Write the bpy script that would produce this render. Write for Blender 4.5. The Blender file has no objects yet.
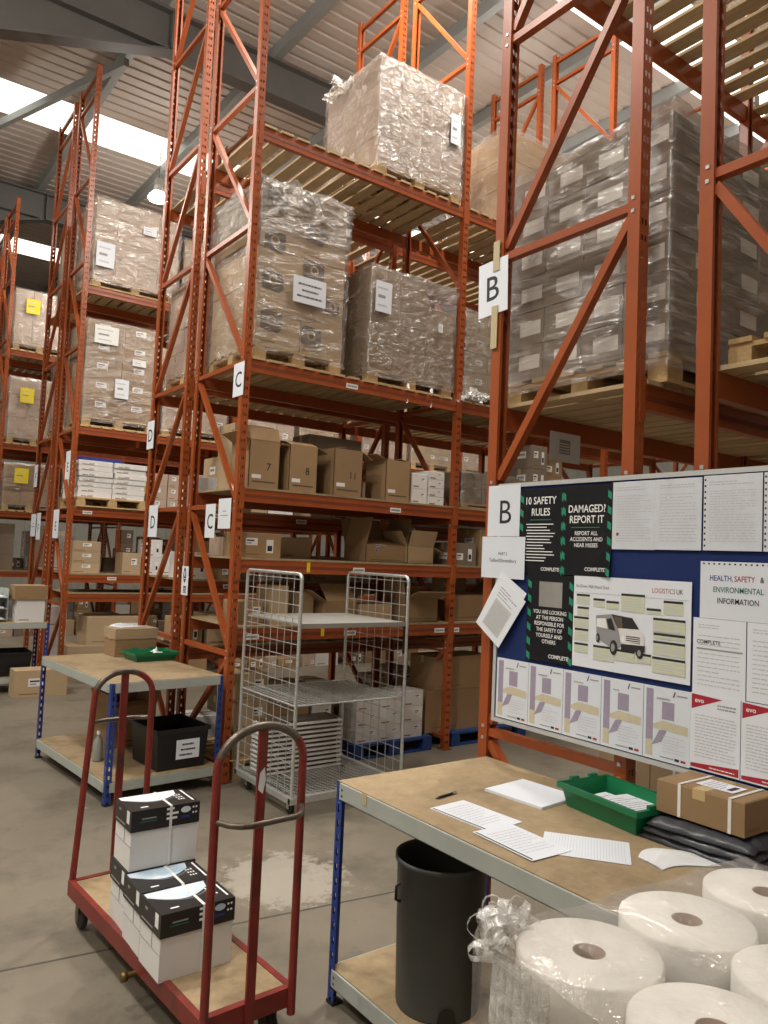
import bpy, bmesh, math, random
from mathutils import Vector, Matrix, noise
random.seed(7)
PI = math.pi
SC = bpy.context.scene
COL = SC.collection

# ------------------------------------------------------------------ camera
AZ, PITCH, ROLL = math.radians(53.65), math.radians(3.31), math.radians(2.48)
fw = Vector((math.cos(PITCH)*math.cos(AZ), math.cos(PITCH)*math.sin(AZ), math.sin(PITCH)))
rt = Vector((math.sin(AZ), -math.cos(AZ), 0))
up = rt.cross(fw)
rt2 = math.cos(ROLL)*rt + math.sin(ROLL)*up
up2 = -math.sin(ROLL)*rt + math.cos(ROLL)*up
cd = bpy.data.cameras.new('camera')
cd.sensor_fit = 'VERTICAL'; cd.sensor_height = 24.0; cd.lens = 770/1024*24.0
cd.clip_start = 0.05; cd.clip_end = 200
cam = bpy.data.objects.new('camera', cd); COL.objects.link(cam)
M3 = Matrix((rt2, up2, -fw)).transposed()
cam.matrix_world = Matrix.Translation((0, 0, 1.92)) @ M3.to_4x4()
SC.camera = cam

# ------------------------------------------------------------------ world, exposure
w = bpy.data.worlds.new('overcast_sky'); SC.world = w; w.use_nodes = True
bg = w.node_tree.nodes['Background']
bg.inputs[0].default_value = (1.0, 0.965, 0.90, 1); bg.inputs[1].default_value = 2.8
SC.view_settings.view_transform = 'Standard'; SC.view_settings.look = 'None'
SC.view_settings.gamma = 1.0; SC.view_settings.use_curve_mapping = False
SC.view_settings.exposure = 0.0
LAMP_W, LAMP_UP = 150.0, 140.0
LAMP_COL = (1.0, 0.945, 0.87)

# ------------------------------------------------------------------ materials
MATS = {}
def mat(name, col, rough=0.6, metal=0.0, var=0.12, scale=6.0, bump=0.0, bscale=60.0, rnd=0.0,
        stretch=(1, 1, 1), col2=None, c2lo=0.5, c2hi=0.7, emit=0.0, spec=0.5, c2scale=None):
    m = bpy.data.materials.new(name); m.use_nodes = True
    nt = m.node_tree; N = nt.nodes; L = nt.links
    b = N['Principled BSDF']
    b.inputs['Roughness'].default_value = rough; b.inputs['Metallic'].default_value = metal
    b.inputs['Specular IOR Level'].default_value = spec
    tc = N.new('ShaderNodeTexCoord'); mp = N.new('ShaderNodeMapping'); mp.inputs['Scale'].default_value = stretch
    L.new(tc.outputs['Object'], mp.inputs['Vector'])
    oi = N.new('ShaderNodeObjectInfo')
    ad = N.new('ShaderNodeVectorMath'); ad.operation = 'ADD'
    sc = N.new('ShaderNodeVectorMath'); sc.operation = 'SCALE'; sc.inputs['Scale'].default_value = 40.0
    cx = N.new('ShaderNodeCombineXYZ')
    L.new(oi.outputs['Random'], cx.inputs[0]); L.new(oi.outputs['Random'], cx.inputs[1])
    L.new(cx.outputs[0], sc.inputs[0]); L.new(mp.outputs[0], ad.inputs[0]); L.new(sc.outputs[0], ad.inputs[1])
    nz = N.new('ShaderNodeTexNoise'); nz.inputs['Scale'].default_value = scale; nz.inputs['Detail'].default_value = 6
    nz.inputs['Roughness'].default_value = 0.65
    L.new(ad.outputs[0], nz.inputs['Vector'])
    mr = N.new('ShaderNodeMapRange'); mr.inputs[1].default_value = 0.3; mr.inputs[2].default_value = 0.7
    mr.inputs[3].default_value = 1 - var; mr.inputs[4].default_value = 1 + var
    L.new(nz.outputs['Fac'], mr.inputs[0])
    mul = N.new('ShaderNodeMath'); mul.operation = 'MULTIPLY'
    r2 = N.new('ShaderNodeMapRange'); r2.inputs[3].default_value = 1 - rnd; r2.inputs[4].default_value = 1 + rnd
    L.new(oi.outputs['Random'], r2.inputs[0]); L.new(mr.outputs[0], mul.inputs[0]); L.new(r2.outputs[0], mul.inputs[1])
    vm = N.new('ShaderNodeVectorMath'); vm.operation = 'SCALE'
    vm.inputs[0].default_value = col
    L.new(mul.outputs[0], vm.inputs['Scale'])
    out = vm.outputs[0]
    if col2:
        n2 = N.new('ShaderNodeTexNoise'); n2.inputs['Scale'].default_value = c2scale or scale*0.37; n2.inputs['Detail'].default_value = 8
        n2.inputs['Roughness'].default_value = 0.7
        L.new(ad.outputs[0], n2.inputs['Vector'])
        m2 = N.new('ShaderNodeMapRange'); m2.inputs[1].default_value = c2lo; m2.inputs[2].default_value = c2hi
        L.new(n2.outputs['Fac'], m2.inputs[0])
        mx = N.new('ShaderNodeMix'); mx.data_type = 'RGBA'
        L.new(m2.outputs[0], mx.inputs[0]); L.new(out, mx.inputs[6]); mx.inputs[7].default_value = (*col2, 1)
        out = mx.outputs[2]
    L.new(out, b.inputs['Base Color'])
    if emit: 
        b.inputs['Emission Color'].default_value = (*col, 1); b.inputs['Emission Strength'].default_value = emit
    if bump:
        bn = N.new('ShaderNodeBump'); bn.inputs['Strength'].default_value = bump; bn.inputs['Distance'].default_value = 0.01
        n3 = N.new('ShaderNodeTexNoise'); n3.inputs['Scale'].default_value = bscale; n3.inputs['Detail'].default_value = 4
        L.new(ad.outputs[0], n3.inputs['Vector']); L.new(n3.outputs['Fac'], bn.inputs['Height'])
        L.new(bn.outputs[0], b.inputs['Normal'])
    MATS[name] = m
    return m

def s(r, g, b):   # sRGB 0-255 to linear
    f = lambda c: (c/255/12.92) if c/255 <= 0.04045 else ((c/255+0.055)/1.055)**2.4
    return (f(r), f(g), f(b))

mat('rack_orange', s(158, 78, 37), 0.34, var=0.10, scale=3, col2=s(124, 60, 38), c2lo=0.60, c2hi=0.78, rnd=0.05)
mat('trolley_red', s(124, 40, 32), 0.42, var=0.2, scale=9, col2=s(70, 46, 40), c2lo=0.52, c2hi=0.70, bump=0.1)
mat('worn_steel', s(110, 100, 90), 0.4, metal=0.7, var=0.2, scale=14, col2=s(70, 50, 40), c2lo=0.5, c2hi=0.7)
mat('galvanised', s(196, 198, 196), 0.38, metal=0.55, var=0.15, scale=30)
mat('grey_steel', s(172, 178, 172), 0.5, var=0.06, scale=5)
mat('shelf_grey', s(152, 150, 144), 0.5, var=0.06, scale=5)
mat('leg_blue', s(36, 62, 138), 0.45, var=0.08, scale=5)
mat('chipboard', s(160, 139, 107), 0.75, var=0.14, scale=22, col2=s(122, 102, 76), c2lo=0.5, c2hi=0.75, c2scale=3.5)
mat('pine', s(186, 162, 124), 0.75, var=0.16, scale=5, stretch=(6, 1, 6), rnd=0.14)
mat('pallet_wood', s(184, 154, 108), 0.8, var=0.2, scale=7, rnd=0.16)
mat('pallet_blue', s(30, 62, 120), 0.7, var=0.2, scale=7, rnd=0.1)
mat('card_brown', s(156, 127, 92), 0.8, var=0.06, scale=4, rnd=0.13)
mat('card_pale', s(180, 156, 124), 0.8, var=0.05, scale=4, rnd=0.10)
mat('card_grey', s(128, 114, 98), 0.8, var=0.06, scale=4, rnd=0.10)
mat('card_pink', s(188, 166, 148), 0.8, var=0.05, scale=4, rnd=0.08)
mat('card_white', s(226, 224, 222), 0.7, var=0.03, scale=4, rnd=0.05)
mat('card_inside', s(140, 108, 74), 0.85, var=0.06, scale=4)
mat('tape', s(196, 170, 120), 0.25, var=0.04, scale=4)
mat('label_white', s(238, 238, 236), 0.45, var=0.02)
mat('label_yellow', s(240, 214, 40), 0.5, var=0.03)
mat('print_dark', s(40, 40, 42), 0.6, var=0.02)
mat('print_grey', s(150, 150, 152), 0.6, var=0.02)
mat('print_faint', s(196, 197, 200), 0.6, var=0.02)
mat('print_logo', s(96, 84, 72), 0.7, var=0.05)
mat('paper', s(230, 235, 244), 0.55, var=0.015, scale=3)
mat('paper_gloss', s(224, 230, 240), 0.14, var=0.015, scale=3, bump=0.25, bscale=7)
mat('poster_black', s(20, 22, 28), 0.26, var=0.05, scale=3, bump=0.06, bscale=6)
mat('print_white', s(240, 240, 240), 0.5, var=0.01)
mat('print_green', s(36, 142, 110), 0.45, var=0.02)
mat('print_pale_green', s(208, 213, 188), 0.6, var=0.02)
mat('print_purple', s(160, 150, 172), 0.6, var=0.06, scale=40)
mat('print_olive', s(205, 197, 170), 0.6, var=0.06, scale=40)
mat('print_red', s(170, 34, 56), 0.5, var=0.02)
mat('print_blue', s(40, 56, 140), 0.5, var=0.02)
mat('print_teal', s(40, 110, 100), 0.5, var=0.02)
mat('mirror_foil', s(228, 228, 228), 0.16, metal=0.9, var=0.1, scale=12, bump=0.3, bscale=9)
mat('felt_blue', s(16, 40, 98), 0.9, var=0.08, scale=30, bump=0.05, bscale=300)
mat('frame_alu', s(206, 208, 208), 0.4, metal=0.3, var=0.04)
mat('black_plastic', s(24, 24, 26), 0.45, var=0.08)
mat('bin_grey', s(70, 72, 72), 0.5, var=0.05, bump=0.03, bscale=200)
mat('bag_grey', s(64, 66, 72), 0.3, var=0.12, bump=0.5, bscale=12)
mat('tray_green', s(20, 116, 74), 0.4, var=0.05)
mat('strap_white', s(232, 232, 230), 0.35, var=0.02)
mat('cloth_white', s(226, 228, 230), 0.8, var=0.03, bump=0.3, bscale=12)
mat('box_black', s(34, 31, 32), 0.4, var=0.05)
mat('sky_print', s(178, 206, 228), 0.4, var=0.1, scale=5, col2=s(236, 240, 244), c2lo=0.4, c2hi=0.6)
mat('tissue', s(234, 230, 223), 0.9, var=0.02, bump=0.15, bscale=90)
mat('tissue_core', s(150, 126, 104), 0.85, var=0.08, scale=20)
mat('rubber', s(40, 38, 36), 0.7, var=0.1)
mat('roof_sheet', s(186, 174, 166), 0.6, var=0.04, scale=1.2)
mat('roof_steel', s(92, 90, 88), 0.55, var=0.08, scale=2)
mat('purlin_grey', s(150, 154, 154), 0.5, metal=0.3, var=0.06, scale=2)
mat('wall_clad', s(190, 188, 180), 0.7, var=0.05, scale=1)
mat('orange_dark', s(122, 58, 34), 0.5, var=0.1, scale=3)
mat('yellow_tag', s(230, 200, 40), 0.5, var=0.03)
mat('tape_beige', s(190, 176, 140), 0.4, var=0.04)
mat('bottle_clear', s(150, 153, 150), 0.2, var=0.02)
mat('lamp_hood', s(190, 190, 186), 0.4, metal=0.4, var=0.04)
mat('lamp_glow', (1.0, 0.93, 0.80), 0.5, emit=40.0, var=0.0)
mat('brass', s(120, 100, 60), 0.4, metal=0.8, var=0.2)
mat('joint_dark', s(84, 80, 74), 0.9, var=0.1)

# concrete floor
def concrete():
    m = mat('concrete', s(122, 114, 100), 0.5, var=0.16, scale=0.9, col2=s(97, 90, 78), c2lo=0.50, c2hi=0.68, c2scale=1.7, bump=0.03, bscale=40)
    nt = m.node_tree; N = nt.nodes; L = nt.links; b = N['Principled BSDF']
    src = b.inputs['Base Color'].links[0].from_socket
    tc = N.new('ShaderNodeTexCoord')
    # worn white paint and dark scuffs
    def patch(src, col, scale, lo, hi, off, fac):
        mp = N.new('ShaderNodeMapping'); mp.inputs['Location'].default_value = off
        L.new(tc.outputs['Object'], mp.inputs['Vector'])
        n = N.new('ShaderNodeTexNoise'); n.inputs['Scale'].default_value = scale; n.inputs['Detail'].default_value = 10; n.inputs['Roughness'].default_value = 0.7
        L.new(mp.outputs[0], n.inputs['Vector'])
        r = N.new('ShaderNodeMapRange'); r.inputs[1].default_value = lo; r.inputs[2].default_value = hi; r.inputs[4].default_value = fac
        L.new(n.outputs['Fac'], r.inputs[0])
        x = N.new('ShaderNodeMix'); x.data_type = 'RGBA'
        L.new(r.outputs[0], x.inputs[0]); L.new(src, x.inputs[6]); x.inputs[7].default_value = (*col, 1)
        return x.outputs[2]
    # a spill of white paint beside the trolley
    d_ = N.new('ShaderNodeVectorMath'); d_.operation = 'DISTANCE'; d_.inputs[1].default_value = (2.36, 4.05, 0)
    L.new(tc.outputs['Object'], d_.inputs[0])
    n_ = N.new('ShaderNodeTexNoise'); n_.inputs['Scale'].default_value = 9; n_.inputs['Detail'].default_value = 12; n_.inputs['Roughness'].default_value = 0.75; L.new(tc.outputs['Object'], n_.inputs['Vector'])
    a_ = N.new('ShaderNodeMath'); a_.operation = 'MULTIPLY_ADD'; a_.inputs[1].default_value = -0.9; L.new(n_.outputs['Fac'], a_.inputs[0]); L.new(d_.outputs['Value'], a_.inputs[2])
    r_ = N.new('ShaderNodeMapRange'); r_.inputs[1].default_value = -0.14; r_.inputs[2].default_value = -0.06; r_.inputs[3].default_value = 0.42; r_.inputs[4].default_value = 0.0
    L.new(a_.outputs[0], r_.inputs[0])
    x_ = N.new('ShaderNodeMix'); x_.data_type = 'RGBA'; L.new(r_.outputs[0], x_.inputs[0]); L.new(src, x_.inputs[6]); x_.inputs[7].default_value = (*s(200, 194, 182), 1)
    src = x_.outputs[2]
    src = patch(src, s(70, 64, 58), 2.6, 0.60, 0.72, (3, 1, 0), 0.7)
    src = patch(src, s(206, 202, 192), 1.9, 0.66, 0.72, (7.3, 2.2, 0), 0.75)
    src = patch(src, s(214, 210, 200), 9.0, 0.74, 0.77, (1.3, 4.2, 0), 0.9)
    L.new(src, b.inputs['Base Color'])
concrete()

# stretch film: clear plastic, hazy and shiny along its wrinkles
def film(name, base, streak, crease, rough, tint, stretch, bumpk, scale=5.0, body=s(214, 208, 200), glossw=0.6, bd=0.03):
    m = bpy.data.materials.new(name); m.use_nodes = True
    nt = m.node_tree; N = nt.nodes; L = nt.links
    N.remove(N['Principled BSDF']); out = N['Material Output']
    tc = N.new('ShaderNodeTexCoord'); mp = N.new('ShaderNodeMapping'); mp.inputs['Scale'].default_value = stretch
    oi = N.new('ShaderNodeObjectInfo'); cb = N.new('ShaderNodeCombineXYZ'); sc = N.new('ShaderNodeVectorMath'); sc.operation = 'SCALE'; sc.inputs['Scale'].default_value = 50
    L.new(oi.outputs['Random'], cb.inputs[0]); L.new(oi.outputs['Random'], cb.inputs[2]); L.new(cb.outputs[0], sc.inputs[0]); L.new(sc.outputs[0], mp.inputs['Location'])
    L.new(tc.outputs['Object'], mp.inputs[0])
    nz = N.new('ShaderNodeTexNoise'); nz.inputs['Scale'].default_value = scale; nz.inputs['Detail'].default_value = 5; nz.inputs['Roughness'].default_value = 0.65
    nz.inputs['Distortion'].default_value = 1.0
    L.new(mp.outputs[0], nz.inputs['Vector'])
    rg = N.new('ShaderNodeTexNoise'); rg.noise_type = 'RIDGED_MULTIFRACTAL'; rg.inputs['Scale'].default_value = scale*1.3; rg.inputs['Detail'].default_value = 4
    rg.inputs['Distortion'].default_value = 0.6
    L.new(mp.outputs[0], rg.inputs['Vector'])
    hs = N.new('ShaderNodeMath'); hs.operation = 'MULTIPLY_ADD'; hs.inputs[1].default_value = 0.35; L.new(rg.outputs['Fac'], hs.inputs[0]); L.new(nz.outputs['Fac'], hs.inputs[2])
    bn = N.new('ShaderNodeBump'); bn.inputs['Strength'].default_value = bumpk; bn.inputs['Distance'].default_value = bd
    L.new(hs.outputs[0], bn.inputs['Height'])
    r = N.new('ShaderNodeMapRange'); r.inputs[1].default_value = 0.46; r.inputs[2].default_value = 0.68
    r.inputs[3].default_value = base; r.inputs[4].default_value = base + streak
    L.new(nz.outputs['Fac'], r.inputs[0])
    r2 = N.new('ShaderNodeMapRange'); r2.inputs[1].default_value = 0.75; r2.inputs[2].default_value = 1.15; r2.inputs[4].default_value = crease
    L.new(rg.outputs['Fac'], r2.inputs[0])
    ad = N.new('ShaderNodeMath'); ad.operation = 'ADD'; ad.use_clamp = True; L.new(r.outputs[0], ad.inputs[0]); L.new(r2.outputs[0], ad.inputs[1])
    tr = N.new('ShaderNodeBsdfTransparent'); tr.inputs[0].default_value = (*tint, 1)
    gl = N.new('ShaderNodeBsdfGlossy'); gl.inputs['Roughness'].default_value = rough; gl.inputs['Color'].default_value = (0.95, 0.95, 0.95, 1)
    df = N.new('ShaderNodeBsdfDiffuse'); df.inputs[0].default_value = (*body, 1)
    L.new(bn.outputs[0], gl.inputs['Normal']); L.new(bn.outputs[0], df.inputs['Normal'])
    m1 = N.new('ShaderNodeMixShader'); m1.inputs[0].default_value = glossw
    L.new(df.outputs[0], m1.inputs[1]); L.new(gl.outputs[0], m1.inputs[2])
    m2 = N.new('ShaderNodeMixShader')
    L.new(ad.outputs[0], m2.inputs[0]); L.new(tr.outputs[0], m2.inputs[1]); L.new(m1.outputs[0], m2.inputs[2])
    L.new(m2.outputs[0], out.inputs['Surface'])
    MATS[name] = m
film('film_clear', 0.16, 0.26, 0.22, 0.22, (0.93, 0.92, 0.91), (1, 1, 2.6), 0.8)
film('film_heavy', 0.17, 0.36, 0.28, 0.20, (0.84, 0.81, 0.78), (0.5, 0.5, 3.4), 1.0, scale=6)
film('film_mesh', 0.26, 0.36, 0.30, 0.20, (0.84, 0.83, 0.80), (1.4, 1.4, 2.2), 1.0, scale=8)
film('film_thin', 0.15, 0.20, 0.30, 0.16, (0.97, 0.97, 0.97), (1.5, 1, 1), 0.8, scale=5)
film('film_pocket', 0.05, 0.08, 0.30, 0.13, (0.98, 0.98, 0.98), (2.2, 2.2, 0.9), 1.0, scale=5, glossw=0.8, bd=0.02)
film('film_bunch', 0.34, 0.40, 0.40, 0.22, (0.97, 0.97, 0.97), (2, 2, 2), 1.0, scale=14, body=s(250, 248, 244), glossw=0.35, bd=0.004)

# translucent roof light panel
def rooflight():
    m = bpy.data.materials.new('rooflight'); m.use_nodes = True
    nt = m.node_tree; N = nt.nodes; L = nt.links
    N.remove(N['Principled BSDF']); out = N['Material Output']
    t = N.new('ShaderNodeBsdfTranslucent'); t.inputs[0].default_value = (0.80, 0.77, 0.70, 1)
    tr = N.new('ShaderNodeBsdfTransparent'); tr.inputs[0].default_value = (0.85, 0.82, 0.76, 1)
    nz = N.new('ShaderNodeTexNoise'); nz.inputs['Scale'].default_value = 1.5
    mx = N.new('ShaderNodeMixShader'); L.new(nz.outputs['Fac'], mx.inputs[0])
    L.new(t.outputs[0], mx.inputs[1]); L.new(tr.outputs[0], mx.inputs[2]); L.new(mx.outputs[0], out.inputs['Surface'])
    MATS['rooflight'] = m
rooflight()

# ------------------------------------------------------------------ mesh helpers
class MB:
    def __init__(self): self.v = []; self.f = []; self.mi = []; self.sm = []; self.mats = []
    def slot(self, m):
        if m not in self.mats: self.mats.append(m)
        return self.mats.index(m)
    def add(self, vs, fs, m, smooth=False):
        o = len(self.v); k = self.slot(m)
        self.v += [tuple(p) for p in vs]
        for f in fs: self.f.append(tuple(o+i for i in f)); self.mi.append(k); self.sm.append(smooth)
        return self
    def box(self, a, b, m, M=None):
        (x0, y0, z0), (x1, y1, z1) = a, b
        vs = [Vector(p) for p in ((x0,y0,z0),(x1,y0,z0),(x1,y1,z0),(x0,y1,z0),(x0,y0,z1),(x1,y0,z1),(x1,y1,z1),(x0,y1,z1))]
        if M: vs = [M @ p for p in vs]
        return self.add(vs, [(0,3,2,1),(4,5,6,7),(0,1,5,4),(1,2,6,5),(2,3,7,6),(3,0,4,7)], m)
    def bar(self, p, q, w, h, m, upv=(0, 0, 1)):
        p, q = Vector(p), Vector(q); d = (q-p); L = d.length; d.normalize()
        u = Vector(upv); sx = d.cross(u)
        if sx.length < 1e-4: u = Vector((1, 0, 0)); sx = d.cross(u)
        sx.normalize(); u = sx.cross(d)
        vs = []
        for e in (p, q):
            for a, b in ((-1,-1),(1,-1),(1,1),(-1,1)): vs.append(e + sx*a*w/2 + u*b*h/2)
        return self.add(vs, [(0,3,2,1),(4,5,6,7),(0,1,5,4),(1,2,6,5),(2,3,7,6),(3,0,4,7)], m)
    def tube(self, path, r, m, n=8, caps=True):
        P = [Vector(p) for p in path]; vs = []; ref = None
        for i, p in enumerate(P):
            d = (P[min(i+1, len(P)-1)] - P[max(i-1, 0)]).normalized()
            if ref is None:
                ref = d.cross(Vector((0,0,1)))
                if ref.length < 1e-3: ref = d.cross(Vector((0,1,0)))
            ref = (ref - d*ref.dot(d)).normalized(); o = d.cross(ref)
            rr = r[i] if isinstance(r, (list, tuple)) else r
            for k in range(n):
                a = 2*PI*k/n; vs.append(p + ref*math.cos(a)*rr + o*math.sin(a)*rr)
        fs = []
        for i in range(len(P)-1):
            for k in range(n): fs.append((i*n+k, i*n+(k+1)%n, (i+1)*n+(k+1)%n, (i+1)*n+k))
        self.add(vs, fs, m, True)
        if caps: self.add(vs[:n], [tuple(range(n))[::-1]], m); self.add(vs[-n:], [tuple(range(n))], m)
        return self
    def lathe(self, prof, m, n=24, c=(0, 0, 0), axis='Z', smooth=True):
        vs = []; fs = []
        for (r, z) in prof:
            for k in range(n):
                a = 2*PI*k/n
                p = (r*math.cos(a), r*math.sin(a), z)
                if axis == 'X': p = (z, r*math.cos(a), r*math.sin(a))
                if axis == 'Y': p = (r*math.sin(a), z, r*math.cos(a))
                vs.append((c[0]+p[0], c[1]+p[1], c[2]+p[2]))
        for i in range(len(prof)-1):
            for k in range(n): fs.append((i*n+k, i*n+(k+1)%n, (i+1)*n+(k+1)%n, (i+1)*n+k))
        return self.add(vs, fs, m, smooth)
    def disc(self, c, r, m, n=24, axis='Z', flip=False):
        vs = []
        for k in range(n):
            a = 2*PI*k/n; p = (r*math.cos(a), r*math.sin(a), 0)
            if axis == 'X': p = (0, r*math.cos(a), r*math.sin(a))
            if axis == 'Y': p = (r*math.sin(a), 0, r*math.cos(a))
            vs.append((c[0]+p[0], c[1]+p[1], c[2]+p[2]))
        return self.add(vs, [tuple(range(n))[::-1] if flip else tuple(range(n))], m)
    def mesh(self, name):
        me = bpy.data.meshes.new(name); me.from_pydata(self.v, [], self.f)
        for m in self.mats: me.materials.append(MATS[m])
        me.polygons.foreach_set('material_index', self.mi)
        me.polygons.foreach_set('use_smooth', self.sm)
        me.update(); return me
    def build(self, name, parent=None, loc=(0, 0, 0), rz=0.0): return put(name, self.mesh(name), parent, loc, rz)

def put(name, me, parent=None, loc=(0, 0, 0), rz=0.0, scale=None):
    o = bpy.data.objects.new(name, me); COL.objects.link(o)
    o.location = loc
    if rz: o.rotation_euler = (0, 0, rz)
    if scale: o.scale = scale
    if parent: o.parent = parent
    return o
def tag(o, label, cat, group=None, kind=None):
    o['label'] = label; o['category'] = cat
    if group: o['group'] = group
    if kind: o['kind'] = kind
    return o
def thing(name, label, cat, loc, rz=0.0, group=None):
    o = bpy.data.objects.new(name, None); COL.objects.link(o); o.empty_display_size = 0.1
    o.location = loc; o.rotation_euler = (0, 0, rz)
    return tag(o, label, cat, group)
def struct(o, label=None):
    o['kind'] = 'structure'
    if label: o['label'] = label
    return o
CACHE = {}
def cached(key, fn):
    if key not in CACHE: CACHE[key] = fn()
    return CACHE[key]
def unit(m): return cached(('unit', m), lambda: MB().box((-.5, -.5, -.5), (.5, .5, .5), m).mesh('board_'+m))
def ubox(name, m, a, b, parent):   # an axis-aligned box from the shared unit mesh
    c = [(a[i]+b[i])/2 for i in range(3)]; d = [b[i]-a[i] for i in range(3)]
    return put(name, unit(m), parent, c, 0, d)

# flat print: text outlines and rectangles laid on a sheet; u to the right, v up
def text2d(txt, size, offset=0.0):
    def mk():
        c = bpy.data.curves.new('t', 'FONT'); c.body = txt; c.size = 1.0; c.offset = offset
        c.resolution_u = 3; c.fill_mode = 'FRONT'
        o = bpy.data.objects.new('t', c); me = bpy.data.meshes.new_from_object(o)
        vs = [(v.co.x, v.co.y) for v in me.vertices]; fs = [tuple(p.vertices) for p in me.polygons]
        bpy.data.objects.remove(o); bpy.data.curves.remove(c); bpy.data.meshes.remove(me)
        return vs, fs
    vs, fs = cached(('txt', txt, offset), mk)
    return [(x*size, y*size) for x, y in vs], fs
class Sheet:
    """A sheet of paper with print; axes given by right vector R, up vector U."""
    def __init__(self, w, h, m='paper', R=(0, -1, 0), U=(0, 0, 1), t=0.0012, curl=None):
        self.w, self.h = w, h; self.R = Vector(R); self.U = Vector(U); self.Nn = self.R.cross(self.U); self.b = MB(); self.lay = 1; self.curl = curl
        nu, nv = (8, 8) if curl else (1, 1)
        vs = []
        for k in (0, 1):
            for j in range(nv+1):
                for i in range(nu+1): vs.append(self.P(w*i/nu, h*j/nv, -t*k))
        n = (nu+1)*(nv+1); fs = []
        for j in range(nv):
            for i in range(nu):
                a = j*(nu+1)+i; q = (a, a+1, a+nu+2, a+nu+1); fs.append(q); fs.append(tuple(n+x for x in q[::-1]))
        rim = [i for i in range(nu+1)] + [j*(nu+1)+nu for j in range(1, nv+1)] + [nv*(nu+1)+i for i in range(nu-1, -1, -1)] + [j*(nu+1) for j in range(nv-1, 0, -1)]
        for k in range(len(rim)):
            a, b_ = rim[k], rim[(k+1) % len(rim)]; fs.append((b_, a, n+a, n+b_))
        self.b.add(vs, fs, m)
    def P(self, u, v, n):
        e = self.curl(u/self.w, v/self.h) if self.curl else 0.0
        return self.R*u + self.U*v + self.Nn*(n+e)
    def poly(self, pts, m):
        n = 0.0004*self.lay; self.lay += 0.25
        if self.curl and len(pts) == 4:
            a, b_, c, d = pts; K = 5; vs = []
            for j in range(K+1):
                for i in range(K+1):
                    s_, t_ = i/K, j/K
                    u = (1-s_)*(1-t_)*a[0]+s_*(1-t_)*b_[0]+s_*t_*c[0]+(1-s_)*t_*d[0]
                    v = (1-s_)*(1-t_)*a[1]+s_*(1-t_)*b_[1]+s_*t_*c[1]+(1-s_)*t_*d[1]
                    vs.append(self.P(u, v, n))
            self.b.add(vs, [(j*(K+1)+i, j*(K+1)+i+1, (j+1)*(K+1)+i+1, (j+1)*(K+1)+i) for j in range(K) for i in range(K)], m)
        else: self.b.add([self.P(u, v, n) for u, v in pts], [tuple(range(len(pts)))], m)
    def rect(self, u0, v0, u1, v1, m): self.poly([(u0, v0), (u1, v0), (u1, v1), (u0, v1)], m)
    def text(self, txt, u, v, size, m, align='C', offset=0.0, sx=1.0):
        vs, fs = text2d(txt, size, offset); n = 0.0004*self.lay; self.lay += 0.25
        x0 = min(p[0] for p in vs); x1 = max(p[0] for p in vs)
        du = {'C': -(x0+x1)/2*sx, 'L': -x0*sx, 'R': -x1*sx}[align]
        self.b.add([self.P(u+du+x*sx, v+y, n) for x, y in vs], fs, m)
    def lines(self, u0, v1, u1, v0, n, m='print_grey', seed=1, thick=0.45, ragged=0.5, words=True):
        R = random.Random(seed); st = (v1-v0)/n
        for k in range(n):
            v = v1-st*(k+1); e = u0+(u1-u0)*(1-ragged*R.random() if R.random() < 0.4 else 1)
            if not words: self.rect(u0, v, e, v+st*thick, m); self.lay -= 0.25; continue
            x = u0
            while x < e-0.003:
                wd = min((u1-u0)*(0.05+0.13*R.random()), e-x); self.rect(x, v, x+wd, v+st*thick, m); self.lay -= 0.25; x += wd+(u1-u0)*0.022
        self.lay += 0.25
    def build(self, name, parent=None, loc=(0, 0, 0), rz=0.0): return self.b.build(name, parent, loc, rz)

# ------------------------------------------------------------------ the building
XMIN, XMAX, YMIN, YMAX, ZR = -9.0, 27.0, -7.0, 31.0, 10.2
b = MB(); b.box((XMIN, YMIN, -0.1), (XMAX, YMAX, 0), 'concrete')
struct(b.build('floor'), 'grey concrete warehouse floor with stains and scuffs')
b = MB()
b.bar((-3, 4.30, 0.0006), (8, 2.92, 0.0006), 0.012, 0.002, 'joint_dark')
b.bar((-2.2, -3, 0.0006), (-2.2, 14, 0.0006), 0.012, 0.002, 'joint_dark')
struct(b.build('trim_1'), 'thin dark saw-cut joint across the concrete floor')
for nm, a, c in (('wall_far', (XMIN, YMAX, 0), (XMAX, YMAX+.15, ZR+.3)), ('wall_near', (XMIN, YMIN-.15, 0), (XMAX, YMIN, ZR+.3)),
                 ('wall_left', (XMIN-.15, YMIN, 0), (XMIN, YMAX, ZR+.3)), ('wall_right', (XMAX, YMIN, 0), (XMAX+.15, YMAX, ZR+.3))):
    m = MB(); m.box(a, c, 'wall_clad')
    horiz = nm in ('wall_far', 'wall_near')
    n = 60
    for k in range(n):      # cladding ribs
        if horiz:
            x = XMIN + (k+.5)*(XMAX-XMIN)/n; y = YMAX-.03 if nm == 'wall_far' else YMIN
            m.box((x-.05, y, 0), (x+.05, y+.03, ZR), 'wall_clad')
        else:
            y = YMIN + (k+.5)*(YMAX-YMIN)/n; x = XMAX-.03 if nm == 'wall_right' else XMIN
            m.box((x, y-.05, 0), (x+.03, y+.05, ZR), 'wall_clad')
    struct(m.build(nm), 'pale profiled metal cladding wall of the warehouse')
LIGHTS = [(-1.5, -0.3), (6.25, 7.45), (15.05, 16.25), (22.8, 24.0)]
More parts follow.
